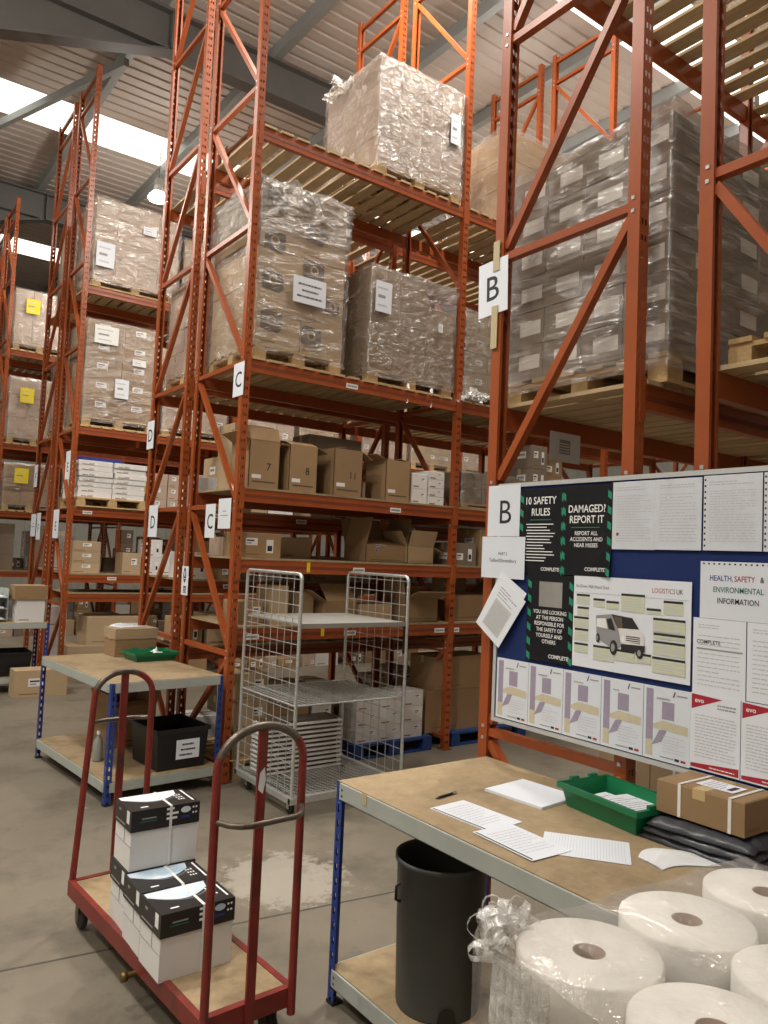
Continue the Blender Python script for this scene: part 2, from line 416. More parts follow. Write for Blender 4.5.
def corrug(m, y0, y1, mt):
    n = max(1, round((y1-y0)/0.26)); st = (y1-y0)/n; pr = []
    for k in range(n):
        y = y0+k*st; pr += [(y, ZR), (y+st*.60, ZR), (y+st*.68, ZR+.022), (y+st*.92, ZR+.022)]
    pr.append((y1, ZR))
    vs = []
    for y, z in pr: vs += [(XMIN, y, z), (XMAX, y, z)]
    m.add(vs, [(2*i, 2*i+1, 2*i+3, 2*i+2) for i in range(len(pr)-1)], mt)
m = MB(); ys = [YMIN] + [v for p in LIGHTS for v in p] + [YMAX]
for i in range(0, len(ys), 2): corrug(m, ys[i], ys[i+1], 'roof_sheet')
struct(m.build('ceiling'), 'pale ribbed metal roof sheeting')
for k, (a, c) in enumerate(LIGHTS):
    m = MB(); corrug(m, a, c, 'rooflight'); struct(m.build('window_%d' % (k+1)), 'long translucent rooflight strip in the metal roof')
# purlins along Y, rafters along X with a haunch at the left
k = 2
for i in range(17):
    x = -6.0+1.92*i
    m = MB(); m.box((x-.03, YMIN, ZR-.20), (x+.03, YMAX, ZR-.005), 'purlin_grey'); m.box((x-.03, YMIN, ZR-.215), (x+.10, YMAX, ZR-.20), 'purlin_grey')
    struct(m.build('trim_%d' % k), 'pale grey steel purlin under the roof sheeting'); k += 1
for y in (-4.6, 3.45, 11.15, 18.95, 26.7):
    m = MB(); zb = 9.36
    m.box((XMIN, y-.012, zb+.02), (XMAX, y+.012, ZR-.22), 'roof_steel')
    m.box((XMIN, y-.13, zb), (XMAX, y+.13, zb+.025), 'roof_steel'); m.box((XMIN, y-.13, ZR-.245), (XMAX, y+.13, ZR-.22), 'roof_steel')
    # haunch
    m.add([(3.8, y-.13, zb), (3.8, y+.13, zb), (-4, y+.13, 6.9), (-4, y-.13, 6.9), (3.8, y-.13, zb+.03), (3.8, y+.13, zb+.03), (-4, y+.13, 6.93), (-4, y-.13, 6.93)],
          [(0,1,2,3),(7,6,5,4),(0,3,7,4),(1,5,6,2)], 'roof_steel')
    m.add([(3.8, y-.012, zb), (-4, y-.012, 6.9), (-4, y-.012, zb), (3.8, y+.012, zb), (-4, y+.012, 6.9), (-4, y+.012, zb)], [(0,1,2),(5,4,3)], 'roof_steel')
    for x in (3.8, 8.0, 14.0): m.box((x-.01, y-.12, zb+.02), (x+.01, y+.12, ZR-.24), 'roof_steel')
    m.box((-4.35, y-.14, 0), (-4.0, y+.14, 9.9), 'roof_steel')
    for i in range(14):     # purlin cleats / stays
        x = -6.0+1.92*i
        m.bar((x, y+.13, zb+.03), (x, y+.55, ZR-.2), .05, .02, 'purlin_grey')
    struct(m.build('trim_%d' % k), 'dark grey steel roof rafter with deepened haunch'); k += 1
m = MB(); m.bar((0.6, 20.8, 9.88), (3.6, 12.6, 9.88), .09, .14, 'purlin_grey')
struct(m.build('trim_%d' % k), 'diagonal grey steel roof brace'); k += 1

# ------------------------------------------------------------------ high bay lamps
def high_bay(x, y, z, label):
    t = thing('high_bay_lamp', label, 'lamp', (x, y, z), 0, 'high bay lamps')
    m = MB(); m.lathe([(.05, .30), (.09, .29), (.10, .20), (.12, .17), (.135, .15), (.125, .15), (.10, .17), (.0, .17)], 'lamp_hood', 24); m.build('hood', t)
    m = MB(); m.box((-.07, -.07, .30), (.07, .07, .44), 'lamp_hood'); m.build('driver_box', t)
    m = MB(); m.tube([(0, 0, .44), (0, 0, ZR+.002-z)], .008, 'worn_steel', 6); m.build('hanging_rod', t)
    m = MB(); m.lathe([(.115, .15), (.18, .08), (.20, .03), (.19, .01), (.0, .0)], 'lamp_glow', 24); m.build('diffuser', t)
    for kind, pw, dz in (('AREA', LAMP_W, -.012), ('POINT', LAMP_UP, -.14)):
        ld = bpy.data.lights.new('lamp_light', kind); ld.energy = pw; ld.color = LAMP_COL
        if kind == 'AREA': ld.shape = 'DISK'; ld.size = .4
        else: ld.shadow_soft_size = .12
        lo = bpy.data.objects.new('lamp_light', ld); COL.objects.link(lo); lo.parent = t; lo.location = (0, 0, dz)
for i, (x, y, z, lab) in enumerate([
        (5.17, 15.3, 9.0, 'glowing high bay lamp above the pallets behind rack D'),
        (11.46, 6.2, 9.0, 'bright round lamp beyond the top of rack B at right'),
        (4.3, 6.25, 8.9, 'lamp above rack C near the bright orange frame'),
        (-1.1, 6.2, 9.0, 'lamp over the floor beside the left workbench'),
        (-1.1, 1.65, 9.0, 'lamp over the floor in front of the notice board'),
        (-1.1, 10.75, 9.0, 'lamp over the floor in front of rack E'),
        (-1.1, 15.3, 9.0, 'lamp over the floor in front of the farthest rack'),
        (5.4, 4.45, 9.0, 'lamp over the aisle between racks B and C'),
        (11.46, 15.3, 9.0, 'lamp over the far right aisle behind rack F'),
        (9.6, 9.7, 9.0, 'lamp over the aisle between racks D and E'),
        (-4.2, 3.9, 9.0, 'added unseen lamp left of the viewpoint, brightening the notice board'),  # added out of view to throw more light on the notice board
        (-4.2, -0.8, 9.0, 'added unseen lamp behind and left of the viewpoint for front light')]):  # second added front lamp, unseen, only there to brighten the board side
    high_bay(x, y, z, lab)

# ------------------------------------------------------------------ pallet racking
XE, PITCHX, UW, UD, TOP = 2.82, 2.42, 0.068, 0.062, 8.85
def upright_mesh():
    m = MB(); vs = []; rows = int((TOP-.1)/.075); o = 'rack_orange'
    cx = (0, .016, .028, .040, .052, UW)
    z = .06
    m.add([(0, 0, 0), (UW, 0, 0), (UW, 0, z), (0, 0, z)], [(0, 1, 2, 3)], o)
    for r in range(rows):
        z0, z1, z2 = z, z+.027, z+.075
        for i in (0, 2, 4): m.add([(cx[i], 0, z0), (cx[i+1], 0, z0), (cx[i+1], 0, z1), (cx[i], 0, z1)], [(0, 1, 2, 3)], o)
        m.add([(0, 0, z1), (UW, 0, z1), (UW, 0, z2), (0, 0, z2)], [(0, 1, 2, 3)], o)
        z = z2
    m.add([(0, 0, z), (UW, 0, z), (UW, 0, TOP), (0, 0, TOP)], [(0, 1, 2, 3)], o)
    for x, sgn in ((0, 1), (UW, -1)):
        m.add([(x, 0, 0), (x, UD, 0), (x, UD, TOP), (x, 0, TOP)], [(0, 3, 2, 1) if sgn > 0 else (0, 1, 2, 3)], o)
        m.add([(x, UD, 0), (x+sgn*.018, UD, 0), (x+sgn*.018, UD, TOP), (x, UD, TOP)], [(0, 1, 2, 3)], o)
        # bolt heads on the side flange
        for zz in (1.05, 2.30, 3.53, 4.73, 5.97, 7.22, 8.45):
            for dz in (-.03, .03):
                m.box((x-.004 if sgn > 0 else x, UD-.035, zz+dz-.008), (x if sgn > 0 else x+.004, UD-.019, zz+dz+.008), 'galvanised')
    m.box((-.02, -.02, 0), (UW+.02, UD+.02, .008), 'orange_dark')
    return m.mesh('upright')
UPR = upright_mesh()
def brace_mesh(L):
    m = MB(); m.box((-.022, 0, -.02), (.022, L, .02), 'rack_orange'); m.box((-.016, -.004, -.012), (.016, L+.004, .012), 'orange_dark'); return m.mesh('brace')
def beam_mesh():
    m = MB(); L = PITCHX-UW
    m.box((.002, .006, -.11), (L-.002, .05, 0), 'rack_orange')
    m.box((.002, .004, -.07), (L-.002, .006, -.045), 'orange_dark')
    for x0, x1 in ((-.040, .004), (L-.004, L+.028)):
        m.box((x0, -.005, -.17), (x1, -.001, .03), 'rack_orange')
    return m.mesh('beam')
BEAM = beam_mesh()
HZ = [.12, 1.05, 2.30, 3.53, 4.73, 5.97, 7.22, 8.45, 8.75]
ROWS = {}
def rack(row, label, y0, y1, front, nb, levels, lowfree=False, deckslack=0.0):
    D = y1-y0
    t = thing('pallet_rack', label, 'rack', (XE, y0, 0))
    ROWS[row] = dict(y0=y0, y1=y1, t=t, front=front)
    hz = brace_mesh(D-2*UD)
    fy, by = (UD, D-UD) if front == 'low' else (D-UD, UD)
    for i in range(nb+1):
        x = i*PITCHX
        put('upright', UPR, t, (x, 0, 0)); put('upright', UPR, t, (x+UW, D, 0), PI)
        for z in HZ: put('brace', hz, t, (x+UW/2, UD, z))
        for k in range(len(HZ)-2):
            za, zb_ = HZ[k], HZ[k+1]
            if k == 0: p, q = (fy, zb_-.05), (by, za+.05)      # lowest panel runs the other way
            else: p, q = (by, zb_-.05), (fy, za+.05)
            L = math.hypot(q[0]-p[0], q[1]-p[1]); ang = math.atan2(q[1]-p[1], q[0]-p[0])
            o = put('brace', cached(('dg', round(L, 3)), lambda: brace_mesh(L)), t, (x+UW/2, p[0], p[1])); o.rotation_euler = (ang, 0, 0)
    slat = MB().box((0, -.01, 0), (.118, D+.01, .02), 'pine').mesh('deck_slat')
    pan = MB().box((.004, .0, 0), (PITCHX-UW-.004, D, .018), 'chipboard').mesh('deck_panel')
    for z, kind, bays in levels:
        for i in bays:
            x = i*PITCHX+UW
            put('beam', BEAM, t, (x, 0, z)); put('beam', BEAM, t, (x+PITCHX-UW, D, z), PI)
            if kind == 'slat':
                for j in range(14): put('deck_slat', slat, t, (x+.012+j*.1655+random.uniform(-.008, .008), 0, z))
            elif kind == 'tight':
                for j in range(17): put('deck_slat', slat, t, (x+.012+j*.136+random.uniform(-.004, .004), 0, z))
            else: put('deck_panel', pan, t, (x, 0, z))
    return t
R3 = range(3)
rack('A', 'orange pallet rack at right edge, beyond the notice board', .845, 1.745, 'low', 2, [(2.73, 'slat', (0, 1))])
rack('B', 'tall orange pallet rack carrying the notice board, signed B', 2.03, 2.93, 'high', 3, [(2.73, 'tight', R3), (5.31, 'slat', (0, 1))])
rack('C', 'orange pallet rack signed C behind the wire roll cage', 5.93, 6.97, 'low', 4,
     [(5.61, 'slat', range(4)), (3.56, 'slat', R3), (2.445, 'panel', R3), (1.845, 'panel', R3), (1.265, 'panel', R3)])
rack('D', 'orange pallet rack signed D, back to back with rack C', 7.17, 8.15, 'high', 4,
     [(5.61, 'slat', range(4)), (3.56, 'slat', R3), (2.30, 'panel', R3), (1.60, 'panel', R3), (.95, 'panel', R3)])
rack('E', 'orange pallet rack signed E at left behind the workbenches', 11.28, 12.2, 'low', 4,
     [(5.61, 'slat', range(4)), (3.58, 'slat', range(4)), (2.42, 'panel', R3), (1.48, 'panel', R3), (1.21, 'panel', R3)])
rack('F', 'orange pallet rack signed F, back to back with rack E', 12.48, 13.48, 'high', 3,
     [(5.61, 'slat', R3), (3.58, 'slat', R3), (2.42, 'panel', R3), (1.48, 'panel', R3)])
rack('G', 'farthest orange pallet rack at the left edge with yellow-labelled loads', 16.8, 17.8, 'low', 3,
     [(5.75, 'slat', R3), (3.85, 'slat', R3), (2.50, 'slat', R3), (1.30, 'panel', R3)])
rack('H', 'orange pallet rack behind the yellow-labelled loads at far left', 18.0, 19.0, 'high', 2,
     [(5.75, 'slat', (0, 1)), (3.85, 'slat', (0, 1)), (2.50, 'panel', (0, 1)), (1.30, 'panel', (0, 1))])

# small white shelf-edge stickers are parts of the rack they are stuck to
tC = ROWS['C']['t']
stick = MB().box((0, 0, 0), (.13, .002, .045), 'label_white').box((.012, -.001, .014), (.118, 0, .032), 'print_grey').mesh('shelf_label')
for x, z in ((1.62, 2.37), (1.22, 1.78), (1.15, 1.20), (.15, 1.19), (2.24, 1.20), (2.44, 1.20), (1.05, 3.49), (3.9, 3.49), (3.3, 2.37)):
    put('shelf_label', stick, tC, (x, .003, z-.02))
tg = MB().box((0, 0, 0), (.035, .002, .09), 'yellow_tag').mesh('shelf_label')
for x, z in ((.72, 1.75), (.90, 1.18)): put('shelf_label', tg, tC, (x, .002, z))
for row, pts in (('D', ((.3, 2.25), (1.3, 2.25), (.5, 1.55), (2.8, 2.25))), ('E', ((.2, 2.36), (1.4, 1.43), (.6, 1.43), (2.0, 2.36)))):
    for x, z in pts: put('shelf_label', stick, ROWS[row]['t'], (x, .003, z-.02))

# ------------------------------------------------------------------ cartons and pallet loads
def carton_mesh(w, d, h, card='card_brown', sticker=0, tape=True, seed=0):
    """Closed carton, origin at the centre of its base; front is -Y, left end is -X."""
    R = random.Random(seed); m = MB(); e = .004
    a, c = w/2, d/2
    vs = []
    for z, k in ((0, 0), (h-e, 0), (h, e)):
        vs += [(-a+k, -c+k, z), (a-k, -c+k, z), (a-k, c-k, z), (-a+k, c-k, z)]
    fs = [(3, 2, 1, 0)]
    for i in (0, 4):
        for j in range(4): fs.append((i+j, i+(j+1) % 4, i+4+(j+1) % 4, i+4+j))
    m.add(vs, fs, card)
    g = .0025      # two lid flaps with a gap between them
    m.add([(-a+e, -c+e, h), (a-e, -c+e, h), (a-e, -g, h+.001), (-a+e, -g, h+.001)], [(0, 1, 2, 3)], card)
    m.add([(-a+e, g, h+.001), (a-e, g, h+.001), (a-e, c-e, h), (-a+e, c-e, h)], [(0, 1, 2, 3)], card)
    m.add([(-a+e, -g, h-.004), (a-e, -g, h-.004), (a-e, g, h-.004), (-a+e, g, h-.004)], [(0, 1, 2, 3)], 'card_inside')
    if tape:
        t = .024; q = min(.07, h*.3)
        m.box((-a-.0008, -t, h), (a+.0008, t, h+.0016), 'tape')
        for sx in (-1, 1): m.box((sx*a-.0008, -t, h-q), (sx*a+.0008, t, h), 'tape')
    if sticker == 4:
        lw, lh = min(.15, w*.4), min(.075, h*.4)
        m.box((a*.9-lw, -c-.001, h*.32), (a*.9, -c, h*.32+lh), 'label_white')
        m.box((-a-.001, -c+.02, h*.30), (-a, -c+.02+min(.15, d*.6), h*.30+lh), 'label_white')
    elif sticker:
        lw, lh = w*.30, h*.30; x = R.uniform(-a*.75, a*.35) if sticker < 3 else -a*.8; z = h*R.uniform(.2, .55)
        m.box((x, -c-.001, z), (x+lw, -c, z+lh), 'label_white')
        m.box((x+lw*.1, -c-.0014, z+lh*.55), (x+lw*.7, -c-.001, z+lh*.75), 'print_dark')
        m.box((x+lw*.1, -c-.0014, z+lh*.2), (x+lw*.5, -c-.001, z+lh*.38), 'print_grey')
        if sticker > 1:
            m.box((-a-.001, -c*.5, z), (-a, c*.2, z+lh), 'label_white'); m.box((-a-.0014, -c*.4, z+lh*.4), (-a-.001, c*.1, z+lh*.7), 'print_grey')
        if sticker > 2:
            x2 = a*.25; m.box((x2, -c-.001, h*.2), (x2+lw*.6, -c, h*.75), 'label_white'); m.box((x2+lw*.1, -c-.0014, h*.28), (x2+lw*.5, -c-.001, h*.5), 'print_dark')
    # faint printed marks along the lower edge
    m.box((-a*.8, -c-.0006, h*.10), (-a*.1, -c, h*.10+.012), 'card_inside')
    return m.mesh('carton')

def open_carton(name, label, loc, w, d, h, card='card_brown', flaps=(60, 100, 80, 120), rz=0.0, cat='carton', num=None, sticker=False, fl=.5, group=None):
    """Open-topped carton with four raised flaps: front, right, back, left (degrees folded out from upright)."""
    t = thing('open_carton', label, cat, loc, rz, group); k = .005; a, c = w/2, d/2
    m = MB(); m.box((-a, -c, 0), (a, c, k), card)
    for p, q in (((-a, -c, 0), (a, -c+k, h)), ((-a, c-k, 0), (a, c, h)), ((-a, -c, 0), (-a+k, c, h)), ((a-k, -c, 0), (a, c, h))): m.box(p, q, card)
    m.box((-a+k, -c+k, h*.25), (a-k, c-k, h*.26), 'card_inside')
    m.box((-a*.75, -c-.001, h*.12), (a*.75, -c, h*.15), 'print_logo')
    if sticker:
        m.box((-a*.8, -c-.0012, h*.2), (-a*.2, -c, h*.28), 'label_white')
    m.build('body', t)
    L = min(w, d)*fl
    for i, (cx, cy, ax, ln) in enumerate(((0, -c, 0, w), (a, 0, 1, d), (0, c, 2, w), (-a, 0, 3, d))):
        f = MB().box((-ln/2+.004, -k/2, 0), (ln/2-.004, k/2, L), card).build('flap', t, (cx, cy, h))
        f.rotation_euler = (Matrix.Rotation(ax*PI/2, 3, 'Z') @ Matrix.Rotation(math.radians(flaps[i]), 3, 'X')).to_euler()
    if num:
        sh = MB(); vs, fs = text2d(num, h*.22); x0 = min(p[0] for p in vs)
        sh.add([(p[0]-x0, -.0008, p[1]) for p in vs], fs, 'print_dark'); sh.build('number', t, (a*.15, -c-.0008, h*.38))
    return t

def wrap_mesh(w, d, h, fm, seed, amp=.012, N=16):
    """Shrink film pulled over a load: four sides and a top, creased where it is stretched."""
    m = MB(); a, c = w/2, d/2; vs = []; idx = {}
    def ridge(u, v, z):
        q = Vector((u*1.7+seed*3.7, z*8.0+.9*math.sin(u*2+seed), v*1.7))
        r = 1-abs(noise.noise(q))*2.2
        r2 = 1-abs(noise.noise(q*2.3+Vector((9, 1, 4))))*2.2
        return .65*r*abs(r)+.35*r2*abs(r2)
    def P(x, y, z):
        key = (round(x, 4), round(y, 4), round(z, 4))
        if key in idx: return idx[key]
        e = amp*(ridge(x, y, z) + .6*noise.noise(Vector((x*3+seed, y*3, z*4)))+.6)*.6
        ox = (1 if x > 0 else -1)*abs(e) if abs(abs(x)-a) < 1e-4 else 0
        oy = (1 if y > 0 else -1)*abs(e) if abs(abs(y)-c) < 1e-4 else 0
        oz = abs(e)*1.2 if abs(z-h) < 1e-4 else 0
        idx[key] = len(vs); vs.append((x+ox, y+oy, z+oz)); return idx[key]
    fs = []
    for (p0, u, v) in (((-a, -c, 0), (w, 0, 0), (0, 0, h)), ((a, -c, 0), (0, d, 0), (0, 0, h)), ((a, c, 0), (-w, 0, 0), (0, 0, h)),
                       ((-a, c, 0), (0, -d, 0), (0, 0, h)), ((-a, -c, h), (w, 0, 0), (0, d, 0))):
        p0, u, v = Vector(p0), Vector(u), Vector(v)
        for i in range(N):
            for j in range(N):
                fs.append(tuple(P(*(p0+u*x+v*y)) for x, y in ((i/N, j/N), ((i+1)/N, j/N), ((i+1)/N, (j+1)/N), (i/N, (j+1)/N))))
    m.add(vs, fs, fm, True); return m.mesh('stretch_wrap')

def add_pallet(t, w, d, wood='pallet_wood', h=.14, z=0.0):
    """Timber pallet as a part: bottom skids; its deck boards and blocks are its pieces."""
    a, c = w/2, d/2
    m = MB()
    for y in (-c+.05, 0, c-.05): m.box((-a, y-.05, 0), (a, y+.05, .02), wood)
    p = m.build('pallet', t, (0, 0, z))
    for y in (-c+.05, 0, c-.05):
        for x in (-a+.06, 0, a-.06): ubox('block', wood, (x-.06, y-.05, .02), (x+.06, y+.05, h-.042), p)
    for x in (-a+.06, 0, a-.06): ubox('stringer', wood, (x-.05, -c, h-.042), (x+.05, c, h-.022), p)
    n = 6
    for k in range(n):
        y = -c + .05 + k*(d-.10)/(n-1); ubox('deck_board', wood, (-a, y-.05, h-.022), (a, y+.05, h), p)
    return p

def load(label, x0, x1, y0, y1, z0, z1, n, card='card_pale', fm='film_clear', sticker=1, wood='pallet_wood', labels=(), rz=0.0, ph=.14, skip=(), group=None, amp=.012, cat='pallet load', N=16):
    """Wrapped pallet load: pallet, cartons in layers, film, paper labels."""
    w, d = x1-x0, y1-y0; seed = random.randint(1, 9999)
    t = thing('wrapped_pallet_load', label, cat, ((x0+x1)/2, (y0+y1)/2, z0), rz, group)
    add_pallet(t, w, d, wood, ph)
    nx, ny, nz = n; cw, cdp, ch = w/nx, d/ny, (z1-z0-ph)/nz
    cm = carton_mesh(cw-.004, cdp-.004, ch-.003, card, sticker, sticker not in (0, 4), seed)
    for k in range(nz):
        for j in range(ny):
            for i in range(nx):
                if 0 < i < nx-1 and 0 < j < ny-1 and k < nz-1: continue
                if (i, j, k) in skip: continue
                put('carton', cm, t, (-w/2+cw*(i+.5)+random.uniform(-.004, .004), -d/2+cdp*(j+.5)+random.uniform(-.004, .004), ph+ch*k))
    if fm:
        wm = wrap_mesh(w+.024, d+.024, z1-z0-ph*.45, fm, seed, amp, N); put('stretch_wrap', wm, t, (0, 0, ph*.45))
    for (face, u, v, lw, lh, m) in labels:     # u, v = centre, as fractions of the face
        zz = ph + v*(z1-z0-ph)
        sh = Sheet(lw, lh, m, R=(1, 0, 0) if face == 'F' else (0, -1, 0))
        sh.rect(lw*.1, lh*.74, lw*.75, lh*.80, 'print_faint'); sh.rect(lw*.15, lh*.45, lw*.6, lh*.55, 'print_grey'); sh.rect(lw*.15, lh*.18, lw*.7, lh*.24, 'print_faint')
        if face == 'F': sh.build('label_sheet', t, (-w/2+u*w-lw/2, -d/2-.026-amp, zz-lh/2))
        else: sh.build('label_sheet', t, (-w/2-.026-amp, d/2-u*d+lw/2, zz-lh/2))
    return t

CARDNAME = {'card_brown': 'brown', 'card_pale': 'tan', 'card_grey': 'grey-brown', 'card_pink': 'pinkish', 'card_white': 'white'}
ORD = ['first', 'second', 'third', 'fourth', 'fifth', 'sixth', 'seventh', 'eighth', 'ninth', 'tenth', 'eleventh', 'twelfth']
BAY = ['end bay', 'second bay', 'third bay', 'fourth bay']
TYPES = []
_R = random.Random(3)
for i in range(9): TYPES.append((round(_R.uniform(.22, .52), 2), round(_R.uniform(.28, .42), 2), round(_R.uniform(.14, .34), 2), i % 4))
KEEP = {'C1 third shelf': [1, 2, 11, 12], 'C1 second shelf': [0, 10, 11], 'D0 third shelf': [0, 10, 11, 20, 30, 32], 'D0 second shelf': [0, 10, 11, 20, 21, 30, 40, 50, 60], 'D0 lowest shelf': [0, 10, 11, 30, 40], 'D0 floor level': [0, 11, 12, 40, 50], 'D1 third shelf': [0, 20, 30, 32, 40], 'D1 second shelf': [0, 10, 20, 30], 'D1 lowest shelf': [0, 10, 20, 30, 40], 'D1 floor level': [1, 11], 'E0 third shelf': [1], 'E0 second shelf': [0, 1, 2, 10, 20, 21, 30, 41, 42], 'E0 floor level': [10], 'E1 third shelf': [10, 20], 'E1 floor level': [0, 10, 20, 30, 40, 41, 50], 'E2 third shelf': [12], 'E2 floor level': [0, 10, 20, 30, 40], 'F0 third shelf': [0, 10, 30], 'F0 second shelf': [0, 1, 10, 20, 30, 41, 42], 'F0 floor level': [0, 1, 2, 22], 'F1 floor level': [0, 10], 'F2 second shelf': [11], 'G0 lowest shelf': [0, 1, 2, 10, 11, 12, 22], 'G0 floor level': [0, 10, 22, 30, 40, 41, 42], 'G1 lowest shelf': [1, 2], 'G1 floor level': [1, 11, 12, 20, 21, 30], 'H0 third shelf': [10], 'H0 second shelf': [10, 20, 21, 22], 'H0 floor level': [11, 12, 61, 62], 'H1 second shelf': [11, 32, 41, 42], 'H1 floor level': [1, 30, 31, 32, 40, 41, 42]}
FK = {}
def fill(row, bay, z, clear, shelf, cards, seed, x0=.0, x1=None, density=.9, stack=.45, yoff=.03, force=False):
    """Cartons standing side by side on one shelf, some two or three high; only those the view shows."""
    R = random.Random(seed); rr = ROWS[row]; x = XE+bay*PITCHX+UW+.03+x0; xe = XE+(bay+1)*PITCHX-.03 if x1 is None else XE+bay*PITCHX+UW+x1
    piles = []; keep = KEEP.get('%s%d %s' % (row, bay, shelf)) if KEEP else None
    while len(piles) < 12:
        tw, td, thh, st = TYPES[R.randrange(len(TYPES))]
        if thh > clear-.03: thh = round(max(.1, clear-.05), 2)
        if x+tw > xe: break
        if R.random() > density: x += R.uniform(.15, .35); continue
        card = R.choice(cards); y = rr['y0'] + yoff + td/2 + R.uniform(0, .08)
        cnt = 1
        while cnt < 3 and R.random() < stack and (cnt+1)*thh < clear-.03: cnt += 1
        piles.append((x, y, tw, td, thh, st, card, cnt, R.uniform(-.05, .05))); x += tw+R.uniform(.012, .06)
    vis = [i for i in range(len(piles)) if force or not KEEP or (keep and any(q//10 == i for q in keep))]
    for n, i in enumerate(vis):
        x, y, tw, td, thh, st, card, cnt, rz = piles[i]
        for k in range(cnt):
            cm = cached(('ct', tw, td, thh, card, st), lambda: carton_mesh(tw, td, thh, card, st, True, int(tw*100)))
            where = '%s from left, %s, %s of rack %s' % (ORD[n], shelf, BAY[bay], row)
            size = 'flat' if thh < .19 else ('tall' if thh > tw else 'wide')
            if cnt == 1: lab = '%s %s carton %s' % (size, CARDNAME[card], where)
            else: lab = '%s %s carton of pile %s' % (CARDNAME[card], ('bottom', 'upper' if cnt == 2 else 'middle', 'top')[k], where)
            o = put('carton', cm, None, (x+tw/2, y, z+k*(thh+.0026)), rz if cnt == 1 else rz*.3)
            tag(o, lab, 'carton', 'cartons on rack %s' % row); FK[lab] = ('%s%d %s' % (row, bay, shelf), i*10+k)

# ------------------------------------------------------------------ what stands on the racks
DK = .02
# rack C, end bay
load('tall clear-wrapped pallet of boxes with dark hexagon marks on rack C', 2.935, 3.83, 5.985, 6.93, 3.58, 5.16, (2, 2, 5), 'card_pale', 'film_clear', 0,
     labels=(), amp=.024, N=56)
tl = [o for o in COL.objects if o.get('label', '').startswith('tall clear-wrapped')][0]
for i, (u, v) in enumerate([(.10, .10), (.10, .35), (.10, .60), (.10, .84), (.56, .06), (.56, .48), (.56, .72), (.80, .28)]):
    hx = MB(); s_ = .105 if i < 7 else .07
    pts = [(-s_, -s_*.7), (s_*.6, -s_*.9), (s_, -s_*.5), (s_, s_*.8), (-s_*.6, s_*.95), (-s_, s_*.7)]
    hx.add([(x, 0, z) for x, z in pts], [tuple(range(6))], 'print_logo')
    hx.add([(.045*math.cos(a*PI/8), -.0006, .045*math.sin(a*PI/8)+.01) for a in range(16)], [tuple(range(16))], 'card_pale')
    hx.add([(.028*math.cos(a*PI/8), -.0012, .028*math.sin(a*PI/8)+.01) for a in range(16)], [tuple(range(16))], 'print_logo')
    hx.build('printed_mark', tl, (-.895/2+.895*u+.06, -.945/2-.004, .14+1.44*v+.07))
sh = Sheet(.34, .24, 'paper', R=(1, 0, 0)); 
for k, (u0, u1) in enumerate(((.05, .29), (.09, .26), (.04, .30))): sh.lines(u0, .185-.055*k, u1, .163-.055*k, 1, 'print_logo', k, .8, 0)
sh.build('notice_sheet', tl, (-.12, -.945/2-.05, .14+1.44*.30))
# bunched film on top of that load
def bunch(name, parent, loc, pts, seed, r=.12, m='film_bunch', n=7):
    """Crumpled tuft of film: pleated strips fanning out."""
    R = random.Random(seed); mb = MB()
    for k in range(n):
        a0 = 2*PI*k/n + R.uniform(-.3, .3); K = 9; L = r*R.uniform(.7, 1.25); vs = []
        d = Vector((math.cos(a0), math.sin(a0), R.uniform(.2, 1.0))).normalized(); sd = d.cross(Vector((R.uniform(-1, 1), R.uniform(-1, 1), .6))).normalized()
        for i in range(K+1):
            f = i/K; c_ = d*L*f + Vector((0, 0, -L*.55*f*f)); wd = r*.42*math.sin(PI*min(1, f*.8+.15))
            for j in range(7):
                g = j/6-.5
                q = c_ + sd*wd*2*g + noise.noise_vector(Vector((f*5+k*3.1, g*6, seed*1.7)))*r*.22
                vs.append(q)
        fs = [(i*7+j, i*7+j+1, (i+1)*7+j+1, (i+1)*7+j) for i in range(K) for j in range(6)]
        mb.add(vs, fs, m, True)
    return mb.build(name, parent, loc)
bunch('film_tuft', tl, (-.2, -.3, 1.52), None, 3, .34); bunch('film_tuft', tl, (.22, -.2, 1.52), None, 5, .30)
# loose skirt of film over the upper boxes
wm = wrap_mesh(.94, .99, .40, 'film_mesh', 17, .045, 40); put('film_skirt', wm, tl, (0, 0, 1.18))

t2 = load('low film-wrapped pallet of brown boxes with a white sheet, rack C', 4.14, 5.2, 5.985, 6.78, 3.58, 4.72, (3, 2, 4), 'card_brown', 'film_mesh', 0,
     labels=(('F', .11, .70, .19, .30, 'paper'), ('F', .80, .55, .06, .09, 'label_white')), amp=.022, skip=((2, 0, 3),), N=56)
for k, x in enumerate((-.05, .25)):
    mb = MB(); mb.bar((x, -.42, .06), (x-.03, -.44, -.14), .03, .004, 'film_bunch'); mb.build('film_tail', t2)
load('wrapped pallet of pale boxes alone on the top level of rack C', 4.14, 5.215, 5.985, 6.95, 5.63, 6.82, (4, 3, 4), 'card_pink', 'film_mesh', 0,
     labels=(('F', .88, .60, .13, .32, 'paper'),), amp=.024, N=56)
tt = [o for o in COL.objects if o.get('label', '').startswith('wrapped pallet of pale boxes alone')][0]
bunch('film_tuft', tt, (-.5, .2, 1.14), None, 9, .28)
tuft = None
